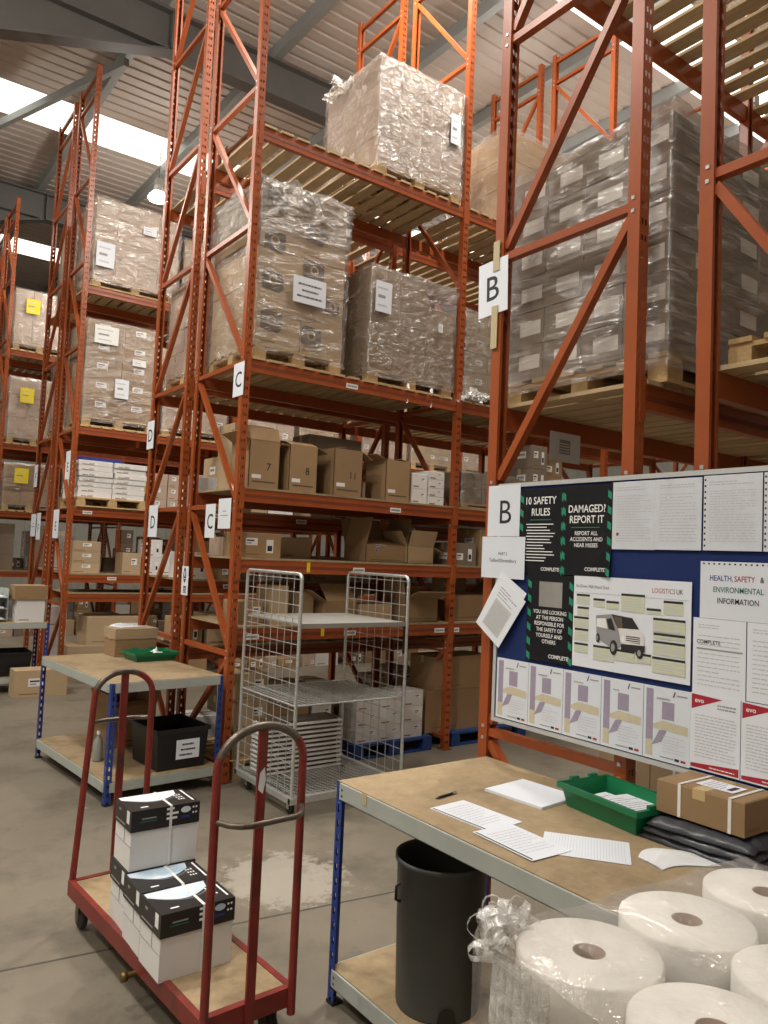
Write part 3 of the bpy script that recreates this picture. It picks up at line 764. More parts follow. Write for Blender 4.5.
# second bay of rack C
load('film-wrapped pallet in the second bay on the lower pallet level of rack C', 5.38, 6.4, 6.0, 6.95, 3.58, 4.55, (3, 2, 4), 'card_pale', 'film_mesh', 1, amp=.03, N=40)
tb = [o for o in COL.objects if o.get('label', '').startswith('film-wrapped pallet in the second bay')][0]
bunch('film_tail', tb, (-.46, -.46, .05), None, 21, .26)
load('orange-brown boxes under netting in the second bay, top level of rack C', 5.9, 7.3, 6.0, 6.95, 5.63, 6.75, (3, 2, 3), 'card_brown', 'film_clear', 0, amp=.03)
load('wrapped grey load in the third bay, top level of rack C', 8.2, 9.4, 6.0, 6.95, 5.63, 6.6, (3, 2, 3), 'card_grey', 'film_clear', 0)
# numbered open cartons on the third shelf of rack C
zc = 2.465
cb = 'numbered cartons on rack C'
def num_carton(label, x0, x1, num, h, d=.36, y=6.0, flaps=(30, 60, 20, 50), **k):
    return open_carton('open_carton', label, ((x0+x1)/2, y+d/2, zc), x1-x0, d, h, 'card_brown', flaps, 0, 'carton', num, True, .42, cb)
num_carton('open brown carton numbered seven beside the rack C upright', 2.955, 3.25, '7', .42, flaps=(-20, 100, 15, 60))
num_carton('open brown carton numbered eight on rack C shelf', 3.35, 3.64, '8', .42, flaps=(-70, 110, -60, 100))
num_carton('open brown carton numbered eleven on rack C shelf', 3.82, 4.14, '11', .44, flaps=(-88, 120, -85, -80))
num_carton('open brown carton with a sloping flap right of carton 11', 4.42, 4.72, None, .40, flaps=(-85, -80, -80, 70), d=.34)
tag(put('carton', carton_mesh(.40, .34, .62, 'card_pale', 0), None, (2.995+.02+.2, 6.62, zc)), 'tall pale carton behind the carton numbered 7', 'carton')
tag(put('carton', carton_mesh(.36, .3, .46, 'card_grey', 0), None, (3.68, 6.62, zc)), 'grey-brown carton between and behind cartons 7 and 8', 'carton')
tag(put('carton', carton_mesh(.62, .32, .62, 'card_grey', 1), None, (4.12, 6.62, zc)), 'grey carton with a white label behind carton 11', 'carton')
for i, (x, n, hh) in enumerate(((4.86, 2, .15), (5.08, 4, .085))):
    for k in range(n):
        o = put('white_carton', cached(('wc', i), lambda: carton_mesh((.2, .21)[i], .3, hh, 'card_white', 1, False)), None, (x, 6.17, zc+k*(hh+.0025)))
        tag(o, '%s small white carton in the %s pile on rack C shelf' % (('bottom', 'top')[k] if n == 2 else ('lowest', 'second', 'third', 'topmost')[k], ('left', 'right')[i]), 'carton', 'small white cartons')
load('dark wrapped goods in the second bay, third shelf of rack C', 5.4, 6.3, 6.0, 6.6, 2.465, 2.85, (3, 2, 2), 'card_grey', 'film_clear', 0, ph=.06)
fill('C', 1, zc, .9, 'third shelf', ['card_brown', 'card_grey'], 12, x0=1.1)
# second shelf of rack C
zs = 1.865
tag(put('carton', carton_mesh(.38, .34, .21, 'card_brown', 3), None, (3.13, 6.2, zs)), 'flat brown carton with two white labels beside rack C upright', 'carton')
tag(put('carton', carton_mesh(.26, .3, .17, 'card_pink', 0), None, (3.10, 6.62, zs)), 'small pinkish carton behind the labelled flat carton, rack C', 'carton')
tag(put('carton', carton_mesh(.34, .3, .2, 'card_pale', 0), None, (3.75, 6.66, zs)), 'pale carton at the back of the second shelf, rack C', 'carton')
open_carton('open_carton', 'wide open carton holding blue-edged packs, second shelf of rack C', (4.55, 6.3, zs), .5, .38, .16, 'card_brown', (-75, 10, 20, -15), 0, fl=.75)
for k in range(5):
    o = put('packet', cached('pk', lambda: MB().box((-.11, -.08, 0), (.11, .08, .022), 'label_white').box((-.111, -.081, .006), (.111, .081, .016), 'print_blue').mesh('packet')), None, (4.52+random.uniform(-.01, .01), 6.2, 1.92+k*.023), .05*k)
    tag(o, '%s blue and white flat packet in the open carton, rack C' % ('lowest', 'second', 'middle', 'fourth', 'topmost')[k], 'packet', 'blue and white packets')
open_carton('open_carton', 'tan carton with raised flap at the right end, second shelf, rack C', (4.96, 6.25, zs), .34, .34, .17, 'card_pale', (20, 110, -40, 30), 0, fl=.5)
fill('C', 1, zs, .42, 'second shelf', ['card_grey', 'card_brown'], 15)
# lowest shelf of rack C
zl = 1.285
tag(put('carton', carton_mesh(.16, .3, .34, 'card_pale', 0), None, (3.32, 6.14, zl)), 'upright pale carton behind the roll cage top shelf, rack C', 'carton')
tag(put('carton', carton_mesh(.24, .3, .2, 'card_brown', 1), None, (3.07, 6.2, zl)), 'small brown carton at the left end of lowest shelf, rack C', 'carton')
tag(put('carton', carton_mesh(.2, .3, .28, 'card_pale', 0), None, (3.66, 6.3, zl)), 'narrow pale carton behind the roll cage post, lowest shelf, rack C', 'carton')
open_carton('open_carton', 'open carton with slanting flaps behind the cage, lowest shelf, rack C', (3.98, 6.2, zl), .36, .34, .20, 'card_brown', (-40, 60, -60, 60), .1, fl=.6)
tag(put('carton', carton_mesh(.40, .3, .17, 'card_pale', 0), None, (4.40, 6.2, zl)), 'flat pale carton behind the right cage panel, lowest shelf, rack C', 'carton')
open_carton('open_carton', 'open carton with a wide flap near the second upright, rack C', (4.92, 6.15, zl), .42, .34, .24, 'card_brown', (70, 100, -60, 10), 0, fl=.6)
tag(put('carton', carton_mesh(.22, .2, .12, 'card_pale', 1), None, (4.88, 6.14, zl+.067)), 'small carton inside the wide-flapped open carton, rack C', 'carton')
open_carton('open_carton', 'open carton with tall back flap, second bay, lowest shelf, rack C', (5.62, 6.2, zl), .5, .36, .26, 'card_brown', (-85, 60, 0, 100), 0, fl=.8)
fill('C', 1, zl, .42, 'lowest shelf', ['card_grey', 'card_brown', 'card_pale'], 19, x0=.85)
# floor level of rack C
def pallet_thing(label, x, y, z, w, d, wood, rz=0.0):
    t = thing('pallet', label, 'pallet', (x, y, z), rz); p = add_pallet(t, w, d, wood); return t
fl = 0.0
pallet_thing('timber pallet on the floor under rack C, left end', 3.45, 6.45, 0, 1.0, .9, 'pallet_wood')
pallet_thing('blue pallet on the floor under rack C behind the cage', 4.66, 6.45, 0, .95, .9, 'pallet_blue')
pallet_thing('blue-green pallet on the floor in the second bay of rack C', 5.95, 6.45, 0, 1.1, .9, 'pallet_blue')
R = random.Random(5)
for i, (x, w, n, hh, c) in enumerate(((3.12, .3, 3, .24, 'card_pale'), (3.5, .42, 2, .3, 'card_brown'), (3.85, .2, 3, .2, 'card_white'))):
    for k in range(n):
        tag(put('carton', cached(('fc', i), lambda: carton_mesh(w, .36, hh, c, 1, True, i)), None, (x, 6.24, .1405+k*(hh+.003))),
            '%s %s carton of the %s floor pile behind the cage' % (('bottom', 'middle', 'top')[k], CARDNAME[c], ORD[i]), 'carton', 'floor cartons behind the cage')
for k in range(3):
    for j in range(3):
        tag(put('white_carton', cached('wcf', lambda: carton_mesh(.26, .3, .15, 'card_white', 1, False)), None, (4.36+j*.275, 6.2, .1405+k*.153)),
            'white carton, %s row, %s column, on the blue pallet' % (('bottom', 'middle', 'top')[k], ('left', 'centre', 'right')[j]), 'carton', 'white cartons on the blue pallet')
tag(put('carton', carton_mesh(.95, .4, .42, 'card_brown', 0), None, (5.6, 6.3, .1405)), 'large brown carton on the blue-green pallet beyond the cage', 'carton')
tag(put('carton', carton_mesh(.8, .4, .34, 'card_brown', 0), None, (5.62, 6.3, .5635)), 'smaller brown carton stacked on the large one beyond the cage', 'carton')
tag(put('packet', MB().box((-.16, -.11, 0), (.16, .11, .05), 'label_white').box((-.161, -.111, .0), (.161, .111, .012), 'print_blue').mesh('packet'), None, (6.3, 6.15, .1405)), 'white and blue flat packet on the blue-green pallet', 'packet')

# rack D
P5 = ['card_pink', 'card_pale', 'card_brown', 'card_grey', 'card_white']
for bay in R3:
    fill('D', bay, 2.32, .9, 'third shelf', P5, 30+bay, stack=.5)
    fill('D', bay, 1.62, .5, 'second shelf', P5, 40+bay, density=.85)
    fill('D', bay, .97, .45, 'lowest shelf', P5, 50+bay, density=.9)
    fill('D', bay, 0.001, .75, 'floor level', ['card_grey', 'card_white', 'card_brown', 'card_pink'], 60+bay, density=.98, stack=.75)
load('pale pink wrapped load, end bay, lower pallet level, rack D', 2.95, 4.0, 7.2, 8.1, 3.58, 4.7, (3, 2, 4), 'card_pink', 'film_clear', 1)
load('brown wrapped load, second place in end bay, lower pallet level, rack D', 4.1, 5.1, 7.2, 8.1, 3.58, 4.45, (3, 2, 3), 'card_brown', 'film_clear', 1)
# rack E
load('shiny wrapped load, end bay, top pallet level of rack E', 2.95, 4.2, 11.32, 12.18, 5.63, 6.95, (4, 3, 4), 'card_pink', 'film_clear', 0,
     labels=(('F', .12, .28, .26, .36, 'paper'), ('F', .62, .72, .2, .12, 'paper')), amp=.024, N=40)
load('tan wrapped load with white tickets, end bay, lower pallet level of rack E', 2.93, 3.98, 11.32, 12.18, 3.60, 5.15, (2, 2, 5), 'card_brown', 'film_clear', 1,
     labels=(('F', .50, .32, .20, .28, 'paper'), ('F', .25, .85, .34, .26, 'label_white'), ('F', .72, .62, .2, .1, 'label_white')), amp=.02, N=40)
load('brown wrapped load, right half of end bay, top level, rack E', 4.3, 5.2, 11.32, 12.18, 5.63, 6.7, (3, 2, 4), 'card_brown', 'film_clear', 0)
load('pinkish wrapped load, right half of end bay, lower level, rack E', 4.1, 5.15, 11.32, 12.18, 3.60, 4.7, (3, 2, 4), 'card_pink', 'film_clear', 1)
for bay in (1, 2, 3):
    for lv, z, nm in ((0, 5.63, 'top'), (1, 3.60, 'lower')):
        for h in (0, 1):
            x = XE+bay*PITCHX+.12+h*1.13
            load('%s wrapped load, %s half of %s, %s pallet level, rack E' % (('pinkish', 'tan')[h], ('left', 'right')[h], BAY[bay], nm), x, x+1.02, 11.32, 12.18, z, z+random.uniform(.9, 1.5), (3, 2, 4),
                 ('card_pink', 'card_pale')[h], 'film_clear', 1)
# flat packs on rack E's third shelf
tE = thing('flat_pack_pallet', 'pallet of stacked flat white boxes on rack E, beside the E sign', 'pallet load', (3.42, 11.7, 2.44))
add_pallet(tE, 1.0, .9)
for k in range(7):
    for j in range(2):
        put('flat_box', cached('fb', lambda: carton_mesh(.47, .82, .072, 'card_white', 1, False, 4)), tE, (-.25+j*.49+random.uniform(-.012, .012), random.uniform(-.015, .015), .14+k*.0755))
MBs = MB().box((-.3, -.3, 0), (.3, .3, .05), 'print_blue').build('top_sheet', tE, (-.16, 0, .672), .1)
for k in range(3):
    for j in range(2):
        tag(put('carton', cached('ek', lambda: carton_mesh(.22, .3, .19, 'card_pink', 1, True, 8)), None, (4.12+j*.235, 11.45, 2.44+k*.193)), '%s small pinkish carton, %s column, right of the flat white boxes' % (('bottom', 'middle', 'top')[k], ('left', 'right')[j]), 'carton', 'pinkish cartons on rack E')
fill('E', 0, 2.44, .85, 'third shelf', P5, 71, x0=1.75)
fill('E', 0, 1.50, .8, 'second shelf', ['card_brown', 'card_pale', 'card_white', 'card_grey'], 72, stack=.6)
fill('E', 0, 0.001, .95, 'floor level', ['card_pale', 'card_brown', 'card_grey'], 73, stack=.4, x0=1.3)
pallet_thing('timber pallet on the floor under rack E beside the floor carton', 3.45, 11.75, 0, 1.05, .9, 'pallet_wood')
tag(put('carton', carton_mesh(.95, .5, .34, 'card_pale', 0), None, (3.42, 11.55, .1405)), 'long tan carton on the pallet under rack E', 'carton')
tag(put('carton', carton_mesh(.86, .46, .40, 'card_pale', 1), None, (3.62, 11.55, .4835)), 'big tan carton stacked upper on the pallet under rack E', 'carton')
for bay in (1, 2):
    fill('E', bay, 2.44, .95, 'third shelf', ['card_pink', 'card_pale', 'card_white'], 80+bay, stack=.8, density=1)
    fill('E', bay, 1.50, .8, 'second shelf', P5, 84+bay, stack=.5)
    fill('E', bay, 0.001, 1.0, 'floor level', P5, 88+bay, stack=.7)
# rack F
for bay in R3:
    for z, nm in ((5.63, 'top'), (3.60, 'lower')):
        if bay == 2: continue
        load('tan wrapped load, %s, %s pallet level, rack F' % (BAY[bay], nm), XE+bay*PITCHX+.15, XE+bay*PITCHX+1.3, 12.52, 13.44, z, z+1.3, (3, 2, 4), 'card_pink', 'film_clear', 1)
    fill('F', bay, 2.44, .9, 'third shelf', P5, 100+bay, stack=.6)
    fill('F', bay, 1.50, .7, 'second shelf', P5, 110+bay, stack=.5)
    fill('F', bay, 0.001, 1.2, 'floor level', P5, 120+bay, stack=.6)
# rack G: loads with yellow sheets
for bay in (0, 1):
    for z, hgt, nm in ((5.77, 1.25, 'top'), (3.87, 1.35, 'middle'), (2.52, .95, 'lowest')):
        for h in (0, 1):
            x = XE+bay*PITCHX+.12+h*1.13
            load('%s wrapped load with yellow sheet, %s half of %s, %s level, farthest rack' % (('pinkish', 'tan')[h], ('left', 'right')[h], BAY[bay], nm), x, x+1.0, 16.82, 17.75, z, z+hgt, (3, 2, 3),
                 ('card_pink', 'card_brown')[h] if nm != 'lowest' else 'card_brown', 'film_clear', 0, labels=(('F', .32, .70, .26, .30, 'label_yellow'),), amp=.02)
    fill('G', bay, 1.32, 1.0, 'lowest shelf', ['card_white', 'card_pink', 'card_grey'], 130+bay, stack=.8)
    fill('G', bay, 0.001, 1.1, 'floor level', P5, 140+bay, stack=.6)
for bay in (0, 1):
    fill('H', bay, 2.52, 1.0, 'third shelf', P5, 150+bay, stack=.8, density=1)
    fill('H', bay, 1.32, 1.0, 'second shelf', P5, 160+bay, stack=.8, density=1)
    fill('H', bay, .001, 1.1, 'floor level', P5, 170+bay, stack=.8, density=1)
# rack B loads
tB = load('huge heavily wrapped pallet of cartons with white labels on rack B', 2.985, 4.15, 1.985, 2.965, 2.75, 4.0, (3, 4, 6), 'card_grey', 'film_heavy', 4, amp=.028, N=70)
load('wrapped pallet behind the huge load, right half of rack B end bay', 4.25, 5.2, 2.0, 2.95, 2.75, 3.9, (3, 3, 5), 'card_grey', 'film_heavy', 1)
load('wrapped pallet in the second bay of rack B', 5.4, 6.5, 2.0, 2.95, 2.75, 3.9, (3, 3, 5), 'card_grey', 'film_heavy', 1)
pallet_thing('bare timber pallet at right edge, next to the huge load', 3.6, 1.30, 2.75, 1.15, .85, 'pallet_wood')
# floor cartons seen under the notice board
pallet_thing('timber pallet on the floor under rack B behind the board', 4.1, 2.48, 0, 1.0, .8, 'pallet_wood')
for k in range(3):
    for j in range(2):
        tag(put('carton', cached('ub', lambda: carton_mesh(.42, .33, .27, 'card_pale', 2, True, 40)), None, (3.86, 2.31+j*.335, .1405+k*.273)),
            '%s tan carton under rack B below the notice board, %s pile' % (('bottom', 'middle', 'top')[k], ('right', 'left')[j]), 'carton', 'cartons under the notice board')

# ------------------------------------------------------------------ workbenches
def leg_mesh(h, m='leg_blue'):
    """Slotted angle post."""
    mb = MB(); w = .045; n = int(h/.06)
    for ax in (0, 1):
        z = 0
        for k in range(n):
            z0, z1, z2 = k*h/n, k*h/n+.03, (k+1)*h/n
            for (a, b_, za, zb) in ((0, .015, z0, z1), (.029, w, z0, z1), (0, w, z1, z2)):
                if ax == 0: mb.add([(a, 0, za), (b_, 0, za), (b_, 0, zb), (a, 0, zb)], [(0, 1, 2, 3)], m); mb.add([(a, .003, za), (b_, .003, za), (b_, .003, zb), (a, .003, zb)], [(3, 2, 1, 0)], m)
                else: mb.add([(0, a, za), (0, b_, za), (0, b_, zb), (0, a, zb)], [(3, 2, 1, 0)], m); mb.add([(.003, a, za), (.003, b_, za), (.003, b_, zb), (.003, a, zb)], [(0, 1, 2, 3)], m)
    mb.box((-.004, -.004, 0), (w+.003, w+.003, .012), 'black_plastic')
    return mb.mesh('leg')
def workbench(label, loc, w, l, h, rz, shelf=.15, topm='chipboard'):
    """Origin at the near-left foot; w along x, l along y."""
    t = thing('workbench', label, 'workbench', loc, rz)
    lm = leg_mesh(h-.005)
    for (x, y, r) in ((0, 0, 0), (w, 0, PI/2), (w, l, PI), (0, l, -PI/2)): put('leg', lm, t, (x, y, 0), r)
    for nm, z, th in (('worktop', h, .02), ('lower_shelf', shelf, .02)):
        o = MB().box((.004, .004, z-th), (w-.004, l-.004, z), topm).build(nm, t)
        m = MB(); e = .07
        z1 = z-.004 if nm == 'worktop' else z-.004
        zb = z1-e
        for a, c in (((-.006, .03, zb), (.003, l-.03, z1)), ((w-.003, .03, zb), (w+.006, l-.03, z1)), ((.03, -.006, zb), (w-.03, .003, z1)), ((.03, l-.003, zb), (w-.03, l+.006, z1))):
            m.box(a, c, 'grey_steel')
        for a, c in (((-.006, .03, zb), (.02, l-.03, zb+.003)), ((w-.02, .03, zb), (w+.006, l-.03, zb+.003)), ((.03, -.006, zb), (w-.03, .02, zb+.003))): m.box(a, c, 'grey_steel')
        m.build('edge_beam', t)
        rv = MB()
        for y in (.05, l-.05):
            for dz in (.025, .05): rv.disc((-.0065, y, z1-dz), .007, 'worn_steel', 8, 'X', True)
        rv.build('rivets', t)
    return t
BZ = .935
b2 = workbench('chipboard workbench with blue legs under the notice board', (1.91, .92, 0), .90, 1.935, BZ, 0, .15)
MB().box((1.902, 2.62, BZ-.045), (1.9035, 2.655, BZ+.001), 'tape_beige').build('tape_patch', b2, (-1.91, -.92, 0))
B1 = (1.84, 5.80); A1 = math.radians(4.5)
workbench('chipboard workbench with blue legs left of rack C', (1.84, 5.80, 0), .93, 1.62, .895, A1, .17)
workbench('grey-edged workbench at the left edge in front of rack E', (1.0, 10.62, 0), 1.52, .62, .88, 0, .2)
def onb1(x, y, z): return (B1[0]+x*math.cos(A1)-y*math.sin(A1), B1[1]+x*math.sin(A1)+y*math.cos(A1), z)

# ---- on the near bench
def a4(name, label, x, y, z, rz, w=.21, h=.297, n=1, seed=1, pr='lines', cat='paper', m='paper', curl=None):
    sh = Sheet(w, h, m, R=(1, 0, 0), U=(0, 1, 0), t=.0012*n, curl=curl)
    if pr == 'lines':
        sh.lines(w*.1, h*.92, w*.9, h*.75, 4, 'print_faint', seed, .3); sh.lines(w*.1, h*.68, w*.92, h*.12, 14, 'print_faint', seed+1, .22, .4)
    elif pr == 'table':
        for k in range(26): sh.rect(w*.06, h*(.06+k*.034), w*.94, h*(.06+k*.034)+.0012, 'print_faint'); sh.lay -= .25
    elif pr == 'form':
        sh.rect(w*.03, h*.03, w*.07, h*.97, 'print_dark'); sh.lines(w*.15, h*.9, w*.9, h*.2, 10, 'print_faint', seed, .2)
    o = sh.build(name, None, (x, y, z+.0012*n+.0006), rz); return tag(o, label, cat, 'papers on the near bench')
a4('paper_stack', 'thick white paper pad near the notice board end of bench', 2.385, 2.425, BZ, math.radians(-85), .30, .26, 9, 3, None)
a4('paper_sheet', 'left loose form sheets with dark edge stripe on bench', 2.045, 2.05, BZ, math.radians(4), .19, .31, 2, 5, 'form')
a4('paper_sheet', 'loose form sheet lying over the striped sheets, nearer bench front', 1.975, 1.775, BZ+.0032, math.radians(-2), .19, .30, 1, 6, 'form')
a4('paper_sheet', 'single tilted white list sheet on bench near the green tray', 2.245, 1.585, BZ+.001, math.radians(38), .215, .297, 1, 7, 'table')
def pen():
    t = thing('pen', 'dark ballpoint pen lying on the near bench', 'pen', (2.115, 2.435, BZ+.006), math.radians(9))
    m = MB(); m.tube([(.02, 0, 0), (.11, 0, 0)], .0055, 'black_plastic', 8); m.build('barrel', t)
    m = MB(); m.tube([(0, 0, 0), (.004, 0, 0), (.02, 0, 0)], [.001, .002, .005], 'worn_steel', 8); m.build('tip', t)
    m = MB(); m.tube([(.11, 0, 0), (.135, 0, 0)], .0048, 'galvanised', 8); m.box((.085, -.0015, .005), (.135, .0015, .008), 'galvanised'); m.build('clip', t)
pen()
def tray(label, loc, w, l, h, rz, items=True, group=None):
    t = thing('green_tray', label, 'tray', loc, rz, group)
    m = MB(); k = .02; q = .004     # sloping walls with thick rim
    def ring(z, e): return [(-w/2+e, -l/2+e, z), (w/2-e, -l/2+e, z), (w/2-e, l/2-e, z), (-w/2+e, l/2-e, z)]
    vs = ring(0, k)+ring(h, 0)+ring(h, q)+ring(q, k+q)
    fs = [(3, 2, 1, 0), (12, 13, 14, 15)]
    for a, b_ in ((0, 4), (4, 8), (8, 12)):
        for j in range(4): fs.append((a+j, a+(j+1) % 4, b_+(j+1) % 4, b_+j))
    m.add(vs, fs, 'tray_green'); m.build('tub', t)
    r = MB()
    for p, qq in (((-w/2-.012, -l/2-.012), (w/2+.012, -l/2+.004)), ((-w/2-.012, l/2-.004), (w/2+.012, l/2+.012)), ((-w/2-.012, -l/2), (-w/2+.004, l/2)), ((w/2-.004, -l/2), (w/2+.012, l/2))):
        r.box((*p, h-.022), (*qq, h), 'tray_green')
    r.build('rim', t)
    g = MB()
    for sy in (-1, 1): g.box((-w*.28, sy*(l/2+.004)-.008, h), (-w*.12, sy*(l/2+.004)+.008, h+.014), 'tray_green'); g.box((w*.12, sy*(l/2+.004)-.008, h), (w*.28, sy*(l/2+.004)+.008, h+.014), 'tray_green')
    g.build('stacking_lugs', t)
    return t
TRZ = math.radians(-7)
tray('open green plastic tray with papers on the near bench', (2.635, 1.92, BZ+.001), .26, .40, .095, TRZ)
for k, (dx, dy, r) in enumerate(((-.01, .02, .3), (.02, -.03, -.2))):
    sh = Sheet(.17, .24, 'paper', R=(1, 0, 0), U=(0, 1, 0)); sh.lines(.02, .22, .15, .03, 9, 'print_grey', k, .25)
    tag(sh.build('paper_sheet', None, (2.55+dx, 1.80+dy, BZ+.048+.006*k), r*.3+TRZ), '%s white paper inside the green tray on near bench' % ('lower', 'upper')[k], 'paper', 'papers in the green tray')
m = MB(); m.tube([(0, 0, 0), (.10, .02, 0)], .004, 'black_plastic', 6); tag(m.build('pen', None, (2.66, 1.79, BZ+.062)), 'black pen lying inside the green tray', 'pen')
# grey plastic mailing bags under the parcel
def bags():
    t = thing('mailing_bags', 'folded dark grey plastic bags under the strapped parcel', 'bag', (2.645, 1.535, BZ))
    for k in range(3):
        m = MB(); N = 16; vs = []; w, l, z0 = .27-.01*k, .42-.02*k, .028*k; hh = .03
        for j in range(N+1):
            for i in range(N+1):
                u, v = i/N-.5, j/N-.5; e = max(abs(u), abs(v))*2
                z = z0+hh*(1-max(0, e-.8)/.2*.75)+noise.noise(Vector((u*7+k*5, v*9, k)))*.009
                vs.append((u*w+noise.noise(Vector((v*5, k, 3)))*.008, v*l+noise.noise(Vector((u*5, k, 7)))*.012, max(z, z0+.004)))
        n0 = len(vs)
        for j in range(N+1):
            for i in range(N+1): vs.append((vs[j*(N+1)+i][0], vs[j*(N+1)+i][1], z0+.001))
        fs = []
        for j in range(N):
            for i in range(N):
                q = (j*(N+1)+i, j*(N+1)+i+1, (j+1)*(N+1)+i+1, (j+1)*(N+1)+i); fs += [q, tuple(n0+x for x in q[::-1])]
        rim = [i for i in range(N+1)]+[j*(N+1)+N for j in range(1, N+1)]+[N*(N+1)+i for i in range(N-1, -1, -1)]+[j*(N+1) for j in range(N-1, 0, -1)]
        for q in range(len(rim)): fs.append((rim[(q+1) % len(rim)], rim[q], n0+rim[q], n0+rim[(q+1) % len(rim)]))
        m.add(vs, fs, 'bag_grey', True); m.build('bag', t, (0, 0, 0), .05*k)
bags()
def parcel():
    t = thing('parcel', 'brown parcel with two white straps and address label on bench', 'parcel', (2.68, 1.545, BZ+.096))
    put('body', carton_mesh(.225, .335, .115, 'card_brown', 0), t)
    m = MB()
    for y in (-.115, .075):
        m.box((-.1145, y-.006, .0), (-.1125, y+.006, .118), 'strap_white'); m.box((.1125, y-.006, 0), (.1145, y+.006, .118), 'strap_white'); m.box((-.1145, y-.006, .1165), (.1145, y+.006, .1185), 'strap_white')
    m.build('strap', t)
    sh = Sheet(.10, .14, 'paper', R=(1, 0, 0), U=(0, 1, 0)); sh.lines(.01, .13, .09, .05, 5, 'print_grey', 2, .3); sh.rect(.02, .015, .08, .035, 'print_dark'); sh.build('address_label', t, (-.05, -.09, .1186))
parcel()
def glove():
    m = MB(); N = 12; vs = []
    for j in range(N+1):
        for i in range(N+1):
            u, v = i/N, j/N; r = .7+.3*math.sin(PI*u)
            vs.append((u*.26, (v-.5)*.16*r+.03*math.sin(u*5), .004+.022*math.sin(PI*v)*math.sin(PI*min(1, u*1.1+.05))*(.7+.5*noise.noise(Vector((u*6, v*6, 2))))))
    fs = [(j*(N+1)+i, j*(N+1)+i+1, (j+1)*(N+1)+i+1, (j+1)*(N+1)+i) for j in range(N) for i in range(N)]
    m.add(vs, fs, 'cloth_white', True)
    m.add([(x, y, .001) for x, y, z in vs], [f[::-1] for f in fs], 'cloth_white')
    tag(m.build('cloth', None, (2.31, 1.56, BZ), math.radians(-12)), 'crumpled white cloth on the near bench below the parcel', 'cloth')
glove()

# ---- grey bin on the near bench's lower shelf
def bin_():
    t = thing('waste_bin', 'tall dark grey waste bin under the near bench', 'bin', (2.135, 2.40, .151))
    H = .575
    m = MB(); m.lathe([(.0, .004), (.160, .004), (.166, .0), (.168, .01), (.182, H-.02), (.190, H-.018), (.190, H), (.183, H), (.180, H-.02), (.163, .012), (0, .012)], 'bin_grey', 40); m.build('body', t)
    m = MB(); m.tube([(-.184, .04, H-.09), (-.200, .04, H-.10), (-.200, .04, H-.15), (-.178, .04, H-.16)], .006, 'black_plastic', 6); m.build('handle', t)
    m = MB(); m.add([(-.1735*math.cos(a), -.1735*math.sin(a), z) for a, z in ((.85, .005), (.9, .05), (1.0, .065), (1.15, .065), (1.25, .05), (1.3, .005))], [(0, 1, 2, 3, 4, 5)], 'black_plastic'); m.build('foot_recess', t)
bin_()
# dark crates beside the bin on the lower shelf
def tote(label, loc, w, d, h, rz, cat='crate', lab=False, group=None):
    t = thing('plastic_tote', label, cat, loc, rz, group)
    m = MB(); k = .02; q = .005
    def ring(z, e): return [(-w/2+e, -d/2+e, z), (w/2-e, -d/2+e, z), (w/2-e, d/2-e, z), (-w/2+e, d/2-e, z)]
    vs = ring(0, k)+ring(h, 0)+ring(h, q)+ring(q, k+q); fs = [(3, 2, 1, 0), (12, 13, 14, 15)]
    for a, b_ in ((0, 4), (4, 8), (8, 12)):
        for j in range(4): fs.append((a+j, a+(j+1) % 4, b_+(j+1) % 4, b_+j))
    m.add(vs, fs, 'black_plastic'); m.build('tub', t)
    r = MB()
    for p, qq in (((-w/2-.012, -d/2-.012), (w/2+.012, -d/2+.003)), ((-w/2-.012, d/2-.003), (w/2+.012, d/2+.012)), ((-w/2-.012, -d/2), (-w/2+.003, d/2)), ((w/2-.003, -d/2), (w/2+.012, d/2))):
        r.box((*p, h-.03), (*qq, h), 'black_plastic')
    r.build('rim', t)
    if lab:
        sh = Sheet(.20, .15, 'paper', R=(1, 0, 0)); sh.lines(.05, .125, .15, .105, 1, 'print_dark', 1, .7, 0); sh.lines(.04, .085, .17, .065, 1, 'print_dark', 2, .7, 0); sh.lines(.03, .045, .14, .025, 1, 'print_dark', 3, .7, 0)
        sh.build('label_sheet', t, (-.06, -d/2-.004, .08))
    return t
tote('black crate on the near bench lower shelf behind the bin', (2.50, 1.86, .152), .42, .52, .30, 0)

# ---- on the left bench
x, y, z = onb1(.63, .30, .172)
tote('black plastic crate with a white label under the left bench', (x, y, z), .44, .50, .32, A1, lab=True)
x, y, z = onb1(.60, 1.16, .172)
open_carton('open_carton', 'open brown carton on the lower shelf behind the black crate', (x, y, z), .40, .44, .34, 'card_brown', (-80, 20, 10, 15), A1, fl=.3)
x, y, z = onb1(.17, .62, .172)
def bottle():
    t = thing('bottle', 'clear plastic bottle standing beside the left bench leg', 'bottle', (x, y, z))
    MB().lathe([(0, 0), (.035, 0), (.038, .01), (.038, .14), (.03, .17), (.012, .20), (.012, .215)], 'bottle_clear', 16).build('body', t)
    MB().lathe([(.0151, .212), (.0151, .24), (0, .241)], 'label_white', 12).build('cap', t)
bottle()
x, y, z = onb1(.78, 1.08, .896)
tray('green plastic tray holding a crumpled cloth on the left bench', (x, y, z), .40, .30, .075, A1)
m = MB(); N = 10; vs = []
for j in range(N+1):
    for i in range(N+1):
        u, v = i/N, j/N; vs.append((u*.2-.1, v*.16-.08, .02+.075*math.sin(PI*u)*math.sin(PI*v)*(.7+.9*noise.noise(Vector((u*5, v*5, 9))))))
fs_ = [(j*(N+1)+i, j*(N+1)+i+1, (j+1)*(N+1)+i+1, (j+1)*(N+1)+i) for j in range(N) for i in range(N)]
m.add(vs, fs_, 'cloth_white', True); m.add([(a, b_, .006) for a, b_, c in vs], [f[::-1] for f in fs_], 'black_plastic')
